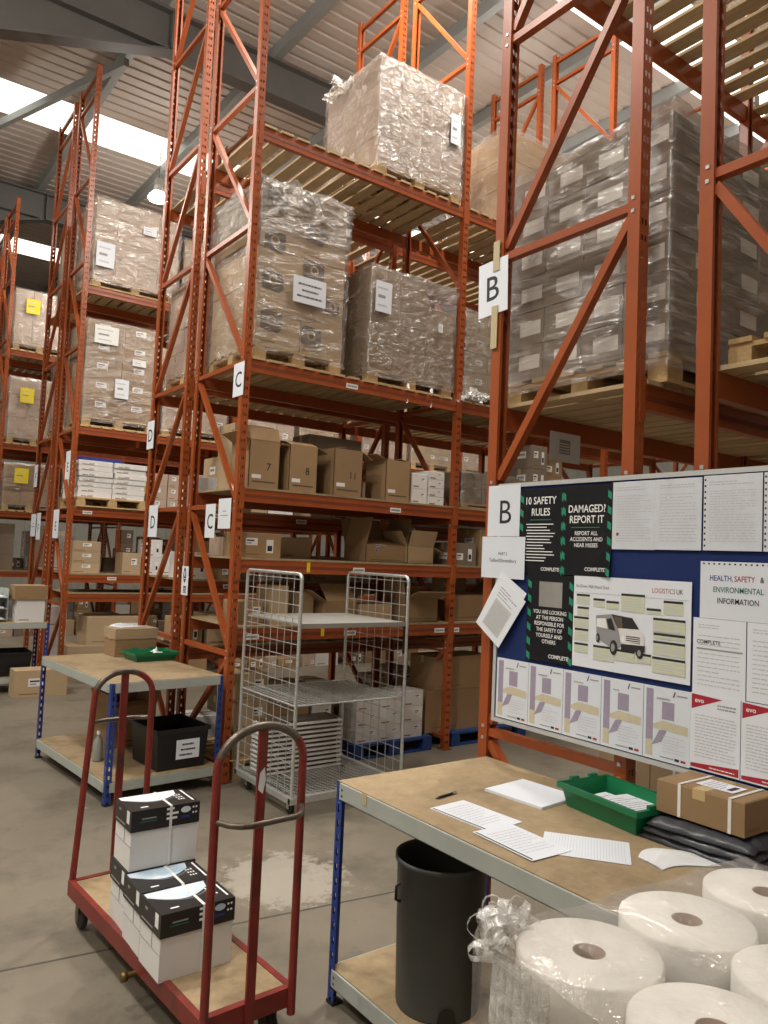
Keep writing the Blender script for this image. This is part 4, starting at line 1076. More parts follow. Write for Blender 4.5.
tag(m.build('cloth', None, (x+.04, y, z+.004), .5), 'white and black crumpled cloth in the green tray, left bench', 'cloth')
x, y, z = onb1(.74, 1.44, .896)
def lidded():
    t = thing('carton', 'brown carton with deep lid and paper on top, left bench', 'carton', (x, y, z), A1)
    put('body', carton_mesh(.40, .26, .24, 'card_brown', 0), t)
    MB().box((-.206, -.136, .16), (.206, .136, .255), 'card_pale').box((-.2065, -.02, .15), (-.2045, .02, .2), 'tape').build('lid', t)
lidded()
sh = Sheet(.28, .20, 'paper', R=(1, 0, 0), U=(0, 1, 0), t=.008, curl=lambda u, v: .02*math.sin(u*4)*v); sh.lines(.02, .18, .24, .05, 6, 'print_grey', 5, .3)
tag(sh.build('paper_sheet', None, (x-.12, y-.10, z+.266), .3), 'curled paper on the lidded carton, left bench', 'paper')

# ---- by the far-left bench
zq = .881
tag(put('carton', carton_mesh(.33, .3, .29, 'card_white', 0), None, (2.29, 10.8, zq)), 'white box under a brown carton on the far-left bench', 'carton')
tag(put('carton', carton_mesh(.39, .34, .18, 'card_brown', 0), None, (2.28, 10.8, zq+.293)), 'flat brown carton on the white box, far-left bench', 'carton')
for k in range(2):
    tag(put('carton', cached('pc', lambda: carton_mesh(.24, .26, .16, 'card_pink', 1, True, 6)), None, (2.66, 11.05, .0) if False else (2.44, 11.11, zq+k*.163)), '%s pinkish box behind the white box, far-left bench' % ('lower', 'upper')[k], 'carton', 'pinkish boxes on the far-left bench')
def letter_rack():
    t = thing('letter_rack', 'grey letter rack with papers at the left edge', 'rack', (1.80, 10.95, zq))
    MB().box((-.25, .14, 0), (.25, .15, .42), 'grey_steel').box((-.25, -.15, 0), (-.245, .15, .42), 'grey_steel').box((.245, -.15, 0), (.25, .15, .42), 'grey_steel').build('frame', t)
    for k in range(3): MB().box((-.25, -.15, .02+.14*k), (.25, .15, .028+.14*k), 'grey_steel').build('shelf', t); MB().box((-.18, -.17, .03+.14*k), (.2, .1, .05+.14*k), 'paper').build('paper_pile', t)
letter_rack()
tote('black crate under the far-left bench', (1.95, 10.93, .202), .80, .5, .30, 0)
tag(put('carton', carton_mesh(.62, .30, .33, 'card_pale', 1, False, 3), None, (2.39, 10.43, 0)), 'long tan carton on the floor in front of rack E', 'carton')

# ------------------------------------------------------------------ platform trolley
def trolley():
    CX, Y0, Y1, DZ = 1.388, 2.66, 4.11, .225
    t = thing('platform_trolley', 'red platform trolley with two hoop handles in the foreground', 'trolley', (CX, (Y0+Y1)/2, 0), math.radians(3.4))
    hl = (Y1-Y0)/2; hw = .20
    MB().box((-hw+.02, -hl+.03, DZ-.016), (hw-.02, hl-.03, DZ), 'chipboard').build('deck_board', t)
    m = MB()
    for sx in (-1, 1): m.box((sx*(hw-.012)-.014, -hl, DZ-.07), (sx*(hw-.012)+.014, hl, DZ+.004), 'trolley_red')
    for yy in (-hl, hl-.03, -.015): m.box((-hw+.026, yy, DZ-.07), (hw-.026, yy+.03, DZ+.004 if yy != -.015 else DZ-.017), 'trolley_red')
    m.build('frame', t)
    for sy in (-1, 1):
        yh = sy*(hl+.005); r = .0165; top = 1.255; rz_ = .145 if sy < 0 else .125
        xa, xb, spl = (-.190, .186, 0.0) if sy < 0 else (-.125, .185, .055); xc, kw = (xa+xb)/2, (xb-xa)/2
        path = [(xa-spl, yh, .205), (xa, yh, top-rz_)] + [(xc-kw*math.cos(PI*k/20), yh, top-rz_+rz_*math.sin(PI*k/20)) for k in range(1, 20)] + [(xb, yh, top-rz_), (xb, yh, .205 if sy > 0 else .13)]
        h = MB(); h.tube(path, r, 'trolley_red', 12); hd = h.build('hoop_handle', t)
        MB().box((xc-.019, yh-.006, .14), (xc+.019, yh+.006, top-.006), 'trolley_red').build('centre_bar', t)
        rl = MB(); zz = .93 if sy < 0 else 1.0
        out = -.10 if sy < 0 else .05
        rl.tube([(xa, yh, zz)]+[(xa+2*kw*k/12, yh+out*min(1, min(k, 12-k)/2.5)**.6, zz-.004) for k in range(1, 12)]+[(xb, yh, zz)], .0115, 'worn_steel', 10); rl.build('cross_rail', t)
    # worn bare-steel patch on the near hoop
    wp = MB(); wp.tube([(-.002-.188*math.cos(PI*k/20), -hl-.005, 1.11+.145*math.sin(PI*k/20)) for k in range(2, 17)], .0168, 'worn_steel', 12); wp.build('worn_patch', t)
    wp = MB(); wp.tube([(.03-.155*math.cos(PI*k/20), hl+.005, 1.13+.125*math.sin(PI*k/20)) for k in range(2, 14)], .0168, 'worn_steel', 12); wp.build('worn_patch', t)
    MB().add([(-.018, -hl-.0116, 1.02), (.004, -hl-.0116, 1.00), (.015, -hl-.0116, 1.05), (.008, -hl-.0116, 1.10), (-.012, -hl-.0116, 1.08)], [(0, 1, 2, 3, 4)], 'cloth_white').build('worn_patch', t)
    for sx in (-1, 1):
        for yy in (-hl+.09, hl-.06):
            c = MB(); c.box((-.03, -.04, .125), (.03, .04, .155), 'worn_steel'); c.box((-.026, -.02, .045), (-.021, .02, .13), 'worn_steel'); c.box((.021, -.02, .045), (.026, .02, .13), 'worn_steel')
            c = c.build('caster', t, (sx*(hw-.055), yy, 0))
            w_ = MB(); w_.lathe([(.0, -.016), (.05, -.016), (.058, -.010), (.06, 0), (.058, .010), (.05, .016), (0, .016)], 'rubber', 20, (0, 0, .06), 'X'); w_.lathe([(0, -.0185), (.026, -.0185), (.026, .0185), (0, .0185)], 'worn_steel', 14, (0, 0, .06), 'X'); w_.build('wheel', c)
    br = MB(); br.tube([(-hw-.05, -.15, .15), (-hw+.06, -.15, .15)], .012, 'brass', 8); br.lathe([(0, -.012), (.02, -.012), (.02, .012), (0, .012)], 'brass', 10, (-hw-.052, -.15, .15), 'X'); br.build('tow_pin', t)
trolley()

# ---- boxes of paper on the trolley
def paper_box(label, x0, y0, z0, rz=0.0, w=.312, d=.214, h=.258, face=True):
    t = thing('paper_box', label, 'box', (x0+w/2, y0+d/2, z0), rz, 'boxes of paper on the trolley'); a, c = w/2, d/2; lz = h*.655
    m = MB(); m.box((-a+.002, -c+.002, 0), (a-.002, c-.002, h-.002), 'card_white')
    m.box((-a+.0012, -c*.98, 0), (-a+.002, c*.98, lz*.62), 'card_white'); m.build('body', t)
    # folded end flap edges (thin dark seams)
    sm = MB(); sm.box((-a-.0004, -c*.98, lz*.62), (-a+.002, c*.98, lz*.62+.0018), 'print_grey'); sm.box((-a-.0004, -c*.2, lz*.62), (-a+.002, -c*.2+.0018, lz), 'print_grey'); sm.build('flap_seam', t)
    k = .003; L = MB()
    for p, q in (((-a-k, -c-k, lz), (a+k, -c, h+k)), ((-a-k, c, lz), (a+k, c+k, h+k)), ((-a-k, -c, lz), (-a, c, h+k)), ((a, -c, lz), (a+k, c, h+k)), ((-a, -c, h), (a, c, h+k))): L.box(p, q, 'box_black')
    lid = L.build('lid', t)
    pr = MB(); zt = h+k+.0005
    def pt(u, v): return (-a+u*w, -c+v*d, zt)
    # pale sky arc over the back part of the lid
    arc = [pt(.02, .98), pt(.02, .80)] + [pt(.02+.80*i/16, .80-.36*math.sin(PI*i/16*.92)-.0*i) for i in range(1, 17)] + [pt(.86, .98)]
    pr.add(arc, [tuple(range(len(arc)))], 'sky_print')
    edge = [pt(.02+.86*i/16, .80-.40*math.sin(PI*i/16*.92)-.02) for i in range(17)]
    for i in range(16):
        e0, e1 = Vector(edge[i]), Vector(edge[i+1]); pr.add([e0, e1, e1+Vector((0, .004, 0)), e0+Vector((0, .004, 0))], [(0, 1, 2, 3)], 'print_grey')
    pr.box((-a+.05, -c+.030, zt), (-a+.085, -c+.040, zt+.0004), 'print_white')
    for i in range(3):
        for j in range(3): pr.box((a-.050+.0*i-.012*i, c-.15+.03*j, zt), (a-.043-.012*i, c-.138+.03*j, zt+.0004), 'print_white')
    pr.box((a-.02, -c+.03, zt), (a-.012, c-.02, zt+.0004), 'print_white')
    yf = -c-k
    pr.box((-a+.035, yf-.0005, lz+.038), (-a+.115, yf, lz+.042), 'print_teal'); pr.box((-a+.045, yf-.0005, lz+.05), (-a+.11, yf, lz+.056), 'print_grey')
    for i, ww in enumerate((.035, .055, .05)): pr.box((.002, yf-.0005, lz+.074-.021*i), (.002+ww, yf, lz+.084-.021*i), 'print_white')
    pr.add([(.092+.024*math.cos(PI*i/8), yf-.0006, lz+.066+.014*math.sin(PI*i/8)) for i in range(16)], [tuple(range(16))], 'sky_print')
    pr.box((.070, yf-.0005, lz+.030), (.112, yf, lz+.040), 'print_blue')
    for i in range(2):
        for j in range(2): pr.add([(.128+.014*i+.005*math.cos(PI*q/6), yf-.0006, lz+.072-.024*j+.005*math.sin(PI*q/6)) for q in range(12)], [tuple(range(12))], 'print_white')
    xl = -a-k
    pr.box((xl-.0005, -c+.02, lz+.03), (xl, -c+.055, lz+.085), 'print_white'); pr.box((xl-.0005, .03, lz+.06), (xl, .055, lz+.07), 'print_grey')
    pr.box((xl-.0005, -.03, lz+.012), (xl, .09, lz+.018), 'print_grey')
    pr.build('print', lid)
    st = MB(); x = .022; e = k+.0014
    st.box((x-.006, -c-e, .0), (x+.006, -c-e+.0012, h+e), 'strap_white'); st.box((x-.006, c+e-.0012, 0), (x+.006, c+e, h+e), 'strap_white'); st.box((x-.006, -c-e, h+e-.0012), (x+.006, c+e, h+e), 'strap_white')
    st.build('strap', t); return t
paper_box('front paper box with black lid on the trolley, nearest', 1.187, 2.965, .2265, .02)
paper_box('middle paper box with black lid on the trolley', 1.190, 3.190, .2265, .0)
paper_box('rear paper box on the trolley deck, under another', 1.203, 3.418, .2265, -.01)
paper_box('top paper box with black lid, stacked on the rear box', 1.207, 3.412, .2265+.2635, .0)

# ------------------------------------------------------------------ roll cage
def cage():
    X0, X1, Y0, Y1 = 2.90, 3.90, 4.92, 5.80
    t = thing('roll_cage', 'empty galvanised wire roll cage with two shelves before rack C', 'roll cage', (X0, Y0, 0)); w, d = X1-X0, Y1-Y0
    H = 1.765; zb = .15
    for sx, x in ((0, 0), (1, w)):
        r = .05; path = [(x, 0, zb-.03), (x, 0, H-r)]+[(x, r-r*math.cos(PI/2*k/5), H-r+r*math.sin(PI/2*k/5)) for k in range(1, 6)]+[(x, d-r+r*math.sin(PI/2*k/5), H-r+r*math.cos(PI/2*k/5)) for k in range(0, 6)]+[(x, d, zb-.03)]
        pn = MB().tube(path, .0135, 'galvanised', 10).build('side_frame', t)
        for k in range(1, 8): MB().tube([(x, d*k/8, zb), (x, d*k/8, H-.01)], .0032, 'galvanised', 5, False).build('upright_wire', pn)
        n = 17
        for k in range(n): MB().tube([(x, 0, zb+.04+k*(H-zb-.08)/(n-1)), (x, d, zb+.04+k*(H-zb-.08)/(n-1))], .0032, 'galvanised', 5, False).build('cross_wire', pn)
        MB().tube([(x, 0, .80), (x, d, .80)], .008, 'galvanised', 8).build('shelf_rail', pn)
        MB().box((x-.02, 0, H-.62), (x+.02, .022, H-.40), 'black_plastic').build('strap_clip', pn) if sx else None
    # base frame and mesh
    m = MB()
    for y in (0, d): m.box((-.02, y-.015, zb-.05), (w+.02, y+.015, zb), 'galvanised')
    for x in (0, w): m.box((x-.02, -.02, zb-.045), (x+.02, d+.02, zb-.005), 'galvanised')
    bs = m.build('base_frame', t)
    for z, nm in ((zb-.004, 'base'), (.80, 'middle_shelf')):
        sm = MB()
        for k in range(1, 24): sm.tube([(.005, d*k/24, z), (w-.005, d*k/24, z)], .0028, 'galvanised', 4, False)
        for k in range(1, 22): sm.tube([(w*k/22, .005, z+.004), (w*k/22, d-.005, z+.004)], .0028, 'galvanised', 4, False)
        if nm != 'base':
            for p, q in (((0, .01, z), (w, .01, z)), ((0, d-.01, z), (w, d-.01, z)), ((w/2, 0, z-.006), (w/2, d, z-.006))): sm.tube([p, q], .007, 'galvanised', 6)
        o = sm.build('wire_mesh', t); o['label'] = 'wire mesh %s' % ('deck of the base' if nm == 'base' else 'middle shelf')
    MB().box((.015, .0, 1.385), (w-.015, d, 1.40), 'shelf_grey').box((.015, .0, 1.365), (w-.015, .015, 1.385), 'shelf_grey').build('top_shelf', t)
    for x in (.05, w-.05):
        for y in (.10, d-.10):
            c = MB().box((-.03, -.035, .095), (.03, .035, .105), 'galvanised').box((-.024, -.018, .04), (-.020, .018, .09), 'galvanised').box((.020, -.018, .04), (.024, .018, .09), 'galvanised').build('caster', t, (x, y, 0))
            MB().lathe([(0, -.015), (.04, -.015), (.05, -.01), (.05, .01), (.04, .015), (0, .015)], 'rubber', 18, (0, 0, .0505), 'X').lathe([(0, -.018), (.02, -.018), (.02, .018), (0, .018)], 'trolley_red', 12, (0, 0, .05), 'X').build('wheel', c)
    return t
cage()
# flat boards stacked inside the cage
for k in range(11):
    o = put('flat_board', cached('fbd', lambda: MB().box((-.36, -.12, 0), (.36, .12, .015), 'card_white').box((-.33, -.095, .015), (.33, .095, .0365), 'print_logo').mesh('flat_board')), None, (3.33+random.uniform(-.006, .006), 5.60+random.uniform(-.004, .004), .1555+k*.0367))
    tag(o, '%s pale-edged flat board of the stack inside the roll cage' % (('lowest',)+tuple(ORD[1:10])+('topmost',))[k], 'board', 'flat boards in the roll cage')

# ------------------------------------------------------------------ notice board
BX = 2.781
def board():
    t = thing('notice_board', 'long blue felt notice board with aluminium frame on rack B', 'notice board', (2.785, 2.800, 1.128))
    w, h = 2.38, 1.185
    MB().box((.002, -w, 0), (.022, 0, h), 'felt_blue').build('felt_panel', t)
    m = MB(); e = .02
    m.box((-.006, -w, 0), (.026, 0, e), 'frame_alu'); m.box((-.006, -w, h-e), (.026, 0, h), 'frame_alu'); m.box((-.006, -e, e), (.026, 0, h-e), 'frame_alu'); m.box((-.006, -w, e), (.026, -w+e, h-e), 'frame_alu')
    m.build('frame', t)
    MB().box((.026, -.9, .3), (.034, -.8, .8), 'frame_alu').build('bracket', t)
board()
LAY = [0]
def pin(sh, name, label, y, z, cat='notice', group=None, lift=0.0, tilt=0.0, x=None):
    """Fix a sheet to the board with its lower left corner at (y, z)."""
    LAY[0] += 1
    o = sh.build(name, None, ((BX if x is None else x)-.0016-lift-.00015*LAY[0], y, z))
    if tilt: o.rotation_euler = (tilt, 0, 0)
    return tag(o, label, cat, group)
def stripes(sh, u0, u1, n):
    st = sh.h/n
    for k in range(n):
        v = k*st; sh.poly([(u0, v+st*.15), (u1, v-st*.05+.001), (u1, v+st*.42), (u0, v+st*.62)], 'print_green'); sh.lay -= .25
    sh.lay += .25
bl = lambda u, v: .0
# poster: 10 SAFETY RULES
sh = Sheet(.272, .41, 'poster_black')
stripes(sh, .003, .024, 6); stripes(sh, .262, .272, 6)
sh.text('10 SAFETY', .135, .335, .050, 'print_white', 'C', .012, .86); sh.text('RULES', .135, .280, .050, 'print_white', 'C', .012, .86); sh.rect(.07, .258, .20, .261, 'print_green')
for k, wd in enumerate((.17, .13, .15, .18, .17, .15, .16, .11, .12, .17, .18, .13, .12)):
    sh.rect(.045+(.006 if k % 2 else 0), .236-.0145*k, .045+wd, .2405-.0145*k, 'print_white'); sh.lay -= .25
sh.lay += .3; sh.text('COMPLETE', .258, .018, .023, 'print_white', 'R', .022)
pin(sh, 'poster', 'black safety poster reading 10 SAFETY RULES with green stripes', 2.648, 1.868, 'poster')
# poster: DAMAGED? REPORT IT
cu = lambda u, v: .035*max(0, u-.75)*max(0, .35-v)*12*.25
sh = Sheet(.272, .408, 'poster_black', curl=cu)
stripes(sh, .0, .016, 6); stripes(sh, .25, .27, 6)
sh.text('DAMAGED?', .136, .285, .048, 'print_white', 'C', .012, .84); sh.text('REPORT IT', .136, .237, .048, 'print_white', 'C', .012, .84); sh.rect(.05, .215, .21, .218, 'print_green')
for k, tx in enumerate(('REPORT ALL', 'ACCIDENTS AND', 'NEAR MISSES')): sh.text(tx, .136, .182-.027*k, .0255, 'print_white', 'C', .012, .9)
sh.text('COMPLETE', .245, .022, .023, 'print_white', 'R', .022)
pin(sh, 'poster', 'black poster reading DAMAGED? REPORT IT with curling corner', 2.375, 1.873, 'poster', lift=.002)
# poster with mirror
sh = Sheet(.280, .405, 'poster_black')
stripes(sh, .004, .026, 6); stripes(sh, .256, .277, 6)
sh.rect(.075, .255, .215, .372, 'mirror_foil')
for k, tx in enumerate(('YOU ARE LOOKING', 'AT THE PERSON', 'RESPONSIBLE FOR', 'THE SAFETY OF', 'YOURSELF AND', 'OTHERS')): sh.text(tx, .142, .222-.0275*k, .0255, 'print_white', 'C', .012, .88)
sh.text('COMPLETE', .26, .02, .024, 'print_white', 'R', .022)
pin(sh, 'poster', 'black poster with mirror panel reading YOU ARE LOOKING AT THE PERSON', 2.582, 1.463, 'poster')
# van poster
W, H = .582, .402
sh = Sheet(W, H, 'paper')
def px(x, y): return ((x-8)/(735-8)*W, None)
def q(x0, y0, x1, y1):      # fractions of the sheet, y from the top
    return x0*W, (1-y1)*H, x1*W, (1-y0)*H
sh.text('Van Drivers: Walk Around Check', .012, H-.052, .021, 'print_dark', 'L', 0, .62)
sh.text('LOGISTICS', W-.072, H-.052, .028, 'print_red', 'R', .0, .8); sh.text('UK', W-.066, H-.052, .028, 'print_dark', 'L', .004, .8)
sh.rect(.01, H-.075, W-.01, H-.0738, 'print_grey')
for (x0, y0, x1, y1) in ((.03, .20, .155, .32), (.04, .34, .15, .44), (.01, .45, .15, .57), (.02, .58, .15, .72), (.02, .74, .15, .85), (.19, .235, .295, .33), (.31, .25, .42, .34), (.44, .16, .64, .35),
                         (.655, .29, .77, .35), (.79, .20, .94, .34), (.71, .38, .96, .52), (.715, .53, .96, .59), (.715, .61, .96, .75), (.20, .74, .39, .90), (.40, .75, .565, .87), (.575, .76, .70, .86), (.71, .77, .965, .93)):
    a = q(x0, y0, x1, y1); sh.rect(*a, 'print_pale_green'); sh.rect(a[0], a[3]-.010, a[2], a[3], 'print_dark'); sh.lay -= .25
    sh.lines(a[0]+.004, a[3]-.013, a[2]-.004, a[1]+.003, max(1, int((a[3]-a[1])/.011)), 'print_faint', int(x0*90), .3, .4, False); sh.lay -= .25
V = lambda pts: [((x-0)/100*W, H-(y/100)*H) for x, y in pts]
sh.lay += .5
sh.poly(V([(22, 42), (36, 39), (42, 53), (45, 72), (38, 76), (23, 66)]), 'print_grey')           # side
sh.poly(V([(36, 39), (54, 41), (60, 52), (42, 54)]), 'print_dark')                               # windscreen
sh.poly(V([(37.5, 40.5), (45, 41.5), (46, 52.5), (42, 53)]), 'print_logo')
sh.poly(V([(42, 53), (60, 52), (64, 58), (64, 70), (47, 70), (44, 62)]), 'card_white')          # bonnet
sh.poly(V([(49, 60), (61, 60), (61, 67), (49, 66)]), 'print_dark')
for k in range(3): sh.poly(V([(49, 61.2+k*2), (61, 61.2+k*2), (61, 62+k*2), (49, 62+k*2)]), 'print_white')
sh.poly(V([(44, 64), (47, 60), (48, 66), (45, 68)]), 'print_white')
sh.poly(V([(45, 69), (65, 68), (65, 74), (60, 76), (45, 75)]), 'print_dark')                    # bumper
for cx, cy, rx, ry in ((38.5, 74, 3.4, 8), (61, 76, 3, 6), (24.3, 66, 1.8, 5)):
    sh.poly(V([(cx+rx*math.cos(2*PI*i/16), cy+ry*math.sin(2*PI*i/16)) for i in range(16)]), 'print_dark')
    sh.poly(V([(cx-.6+rx*.5*math.cos(2*PI*i/16), cy+ry*.55*math.sin(2*PI*i/16)) for i in range(16)]), 'print_grey')
sh.poly(V([(32, 45), (36, 43), (40, 56), (34, 55)]), 'print_dark')
sh.poly(V([(23, 45), (31, 44), (33, 55), (23, 54)]), 'print_white')
pin(sh, 'poster', 'white van inspection poster with green boxes, LOGISTICS UK', 2.300, 1.470, 'poster')
# certificates
for k in range(5):
    w_, h_ = .209, .291; sh = Sheet(w_, h_, 'paper_gloss')
    sh.rect(.012, .012, .045, .279, 'print_purple'); sh.rect(.012, .012, .045, .075, 'print_olive')
    sh.rect(.085, .165, .140, .235, 'print_purple'); sh.poly([(.040, .055), (.085, .075), (.11, .125), (.075, .12)], 'print_purple')
    sh.poly([(.045, .125), (.20, .118), (.20, .152), (.09, .160), (.045, .14)], 'print_olive')
    sh.poly([(.132, .258), (.138, .258), (.145, .282), (.140, .280)], 'print_dark'); sh.rect(.15, .264, .195, .269, 'print_grey')
    sh.rect(.145, .012, .165, .022, 'print_dark'); sh.rect(.172, .012, .193, .021, 'print_red'); sh.rect(.08, .015, .14, .019, 'print_grey')
    sh.lines(.09, .110, .19, .04, 6, 'print_faint', k, .18); sh.lines(.06, .255, .12, .243, 1, 'print_grey', k+5, .4)
    pin(sh, 'certificate', '%s of the five purple and olive certificates along the board bottom' % ('leftmost', 'second', 'middle', 'fourth', 'rightmost')[k], 2.768-.2115*k, 1.154, 'certificate', 'purple certificates')
# sheets in plastic pockets along the top
def page(w, h, m, seed, rows, holes=None, pr=None):
    sh = Sheet(w, h, m)
    sh.lines(w*.1, h*.94, w*.85, h*.87, 2, 'print_faint', seed, .35); sh.lines(w*.1, h*.82, w*.9, h*.12, rows, 'print_faint', seed+1, .22, .5)
    if holes == 'L': 
        for k in range(12): sh.rect(.003, h*(.05+k*.08), .010, h*(.05+k*.08)+.008, 'print_dark'); sh.lay -= .25
    if holes == 'T':
        for k in range(12): sh.rect(w*(.05+k*.08), h-.012, w*(.05+k*.08)+.008, h-.004, 'print_dark'); sh.lay -= .25
    return sh
def pocket(o, w, h, seed):
    """Clear plastic pocket over a pinned page."""
    mb = MB(); NX, NZ = 20, 26; vs = []
    for j in range(NZ+1):
        for i in range(NX+1):
            u, v = i/NX, j/NZ; e = .0025+.006*max(0, noise.noise(Vector((u*4+seed, v*2.2, seed*1.3))))*math.sin(PI*u)*math.sin(PI*min(1, v*1.1))
            vs.append((-e, -u*(w+.004), v*h))
    mb.add(vs, [(j*(NX+1)+i, j*(NX+1)+i+1, (j+1)*(NX+1)+i+1, (j+1)*(NX+1)+i) for j in range(NZ) for i in range(NX)], 'film_pocket', True)
    mb.build('plastic_pocket', o)
sh = page(.21, .29, 'paper_gloss', 3, 18); sh.poly([(.028+.008*math.cos(i), .065+.008*math.sin(i)) for i in range(6)], 'print_red')
pocket(pin(sh, 'notice_sheet', 'glossy pocketed page with a red seal right of DAMAGED poster', 2.100, 1.995, 'notice'), 0.21, 0.29, 2)
pocket(pin(page(.208, .288, 'paper_gloss', 9, 16), 'notice_sheet', 'glossy pocketed table page, second right of DAMAGED poster', 1.890, 1.997, 'notice'), 0.208, 0.288, 5)
pocket(pin(page(.232, .290, 'paper_gloss', 14, 20, 'L'), 'notice_sheet', 'punched pocket page at top, third right of DAMAGED poster', 1.674, 1.998, 'notice'), 0.232, 0.29, 8)
pocket(pin(page(.225, .290, 'paper_gloss', 19, 20, 'L'), 'notice_sheet', 'pocketed page cut by the right photo edge, top row', 1.436, 1.998, 'notice'), 0.225, 0.29, 11)
# HEALTH, SAFETY & ENVIRONMENTAL INFORMATION
sh = Sheet(.305, .218, 'paper_gloss')
for k in range(14): sh.rect(.01+k*.021, .206, .018+k*.021, .212, 'print_dark'); sh.lay -= .25
sh.lay += .5
sh.text('HEALTH,', .040, .145, .030, 'print_blue', 'L', .008, .80); sh.text('SAFETY', .138, .145, .030, 'print_red', 'L', .008, .80); sh.text('&', .236, .145, .030, 'print_dark', 'L', .008, .8)
sh.text('ENVIRONMENTAL', .152, .102, .030, 'print_teal', 'C', .008, .80); sh.text('INFORMATION', .152, .060, .030, 'print_dark', 'C', .008, .80)
pin(sh, 'notice_sheet', 'white sheet reading HEALTH, SAFETY & ENVIRONMENTAL INFORMATION', 1.681, 1.738, 'notice', lift=.001)
# letters
sh = page(.212, .29, 'paper', 25, 12); sh.text('COMPLETE', .016, .193, .020, 'print_dark', 'L', .01); sh.rect(.016, .17, .2, .176, 'print_grey')
pin(sh, 'notice_sheet', 'white COMPLETE letter below the health and safety sheet', 1.707, 1.447, 'notice')
pin(page(.212, .286, 'paper', 28, 12), 'notice_sheet', 'plain white letter right of the COMPLETE letter', 1.491, 1.451, 'notice')
for k in range(2):
    sh = Sheet(.2, .287, 'paper')
    sh.poly([(.004, .225), (.13, .276), (.004, .283)], 'print_red'); sh.text('evo', .018, .252, .026, 'print_white', 'L', .014)
    sh.lines(.11, .262, .188, .238, 2, 'print_grey', 4, .45, .1); sh.lines(.02, .215, .185, .05, 14, 'print_faint', 31+k, .3, .3)
    sh.poly([(.004, .006), (.196, .006), (.196, .036), (.004, .020)], 'print_red'); sh.lines(.08, .022, .18, .014, 1, 'print_white', 6, .5, 0)
    pin(sh, 'notice_sheet', ('red-cornered evo letter beside the last certificate', 'second red-cornered evo letter near the right edge', 'third red-cornered evo letter beyond the photo edge')[k], 1.711-.203*k, 1.161, 'notice', 'red-cornered evo letters', lift=.001)
# B sign on the board, Telford sheet and tilted pages hang past the board edge
sh = Sheet(.222, .258, 'paper_gloss'); sh.text('B', .125, .065, .17, 'print_dark', 'C', .0)
pin(sh, 'row_sign', 'glossy white sign with letter B at the board top-left corner', 2.869, 2.047, 'sign')
sh = Sheet(.298, .208, 'paper_gloss'); sh.text('PART 2', .15, .115, .022, 'print_dark', 'C', 0, .9); sh.text('Telford/Shrewsbury', .15, .080, .026, 'print_dark', 'C', .004, .9)
pin(sh, 'notice_sheet', 'white Telford/Shrewsbury sheet below the glossy B sign', 2.899, 1.837, 'notice', lift=.0045)
for k in range(2):
    sh = Sheet(.20, .288, 'paper', curl=lambda u, v: .012*(1-v)); sh.lines(.03, .26, .17, .2, 4, 'print_grey', k, .3); sh.rect(.035, .03, .165, .185, 'print_faint') if k else None
    if k: sh.lines(.045, .175, .16, .04, 12, 'print_grey', 3, .2, .2)
    pin(sh, 'notice_sheet', ('under page of the tilted pair at the board left edge', 'tilted page with a grey block hanging at the board left edge')[k], 2.895+.010*k, 1.622-.016*k, 'notice', lift=.008+.004*k, tilt=math.radians(30+4*k))
# paper taped below the B deck
sh = Sheet(.255, .165, 'paper', R=(1, 0, 0)); sh.rect(.08, .045, .17, .125, 'print_grey'); sh.lines(.085, .115, .165, .055, 4, 'print_white', 2, .4)
tag(sh.build('notice_sheet', None, (3.22, 2.862, 2.49)), 'white sheet hanging from the beam above the notice board', 'notice')

# ------------------------------------------------------------------ row letter signs
def row_sign(letter, label, y, z, w=.20, h=.29, x=2.814, m='paper', tilt=0.0, face='X', txt=None, size=.19):
    sh = Sheet(w, h, m) if face == 'X' else Sheet(w, h, m, R=(1, 0, 0))
    if letter: sh.text(letter, w/2, h*.27, size, 'print_dark', 'C', .006)
    else:
        sh.lines(w*.35, h*.62, w*.65, h*.56, 1, 'print_grey', 3, .6, 0); sh.lines(w*.2, h*.48, w*.8, h*.42, 1, 'print_grey', 4, .6, 0)
    o = sh.build('row_sign', None, (x, y, z))
    if tilt: o.rotation_euler = (tilt, 0, 0)
    return tag(o, label, 'sign', 'row letter signs')
row_sign('B', 'large white sign with letter B taped high on rack B upright', 3.035, 3.225, .218, .295, 2.813, tilt=-.03)
for z0_, z1_, lb in ((3.46, 3.62, 'upper'), (3.04, 3.27, 'lower')):
    tag(MB().box((2.8075, 2.885, z0_), (2.8115, 2.93, z1_), 'tape_beige').build('tape_strip'), '%s beige tape strip holding the high B sign' % lb, 'tape')
row_sign('C', 'small white C sign high on the front upright of rack C', 6.10, 3.23, .20, .29)
row_sign('C', 'white C sign hanging on the lower brace of rack C', 6.53, 2.02, .21, .30)
row_sign(None, 'blank-looking white sheet beside the lower C sign', 6.26, 2.10, .25, .26)
row_sign('D', 'pale D sign high on the outer upright of rack D', 8.20, 2.96, .20, .30)
row_sign('D', 'pale D sign hanging from the lower brace of rack D', 8.00, 2.02, .26, .33)
row_sign('E', 'pale E sign high on the front upright of rack E', 11.55, 2.82, .24, .40, 2.814)
row_sign('E', 'pale E sign hanging lower on the brace of rack E', 12.05, 1.98, .32, .42, 2.814)
row_sign('F', 'cream F sign high on the outer upright of rack F', 13.50, 2.80, .22, .36, 2.814)
row_sign('F', 'cream F sign low on the brace of rack F', 13.10, 1.95, .26, .42, 2.814)
row_sign(None, 'white sheet beside the low F sign', 13.50, 2.0, .34, .36, 2.814)
sh = Sheet(.155, .27, 'label_white')
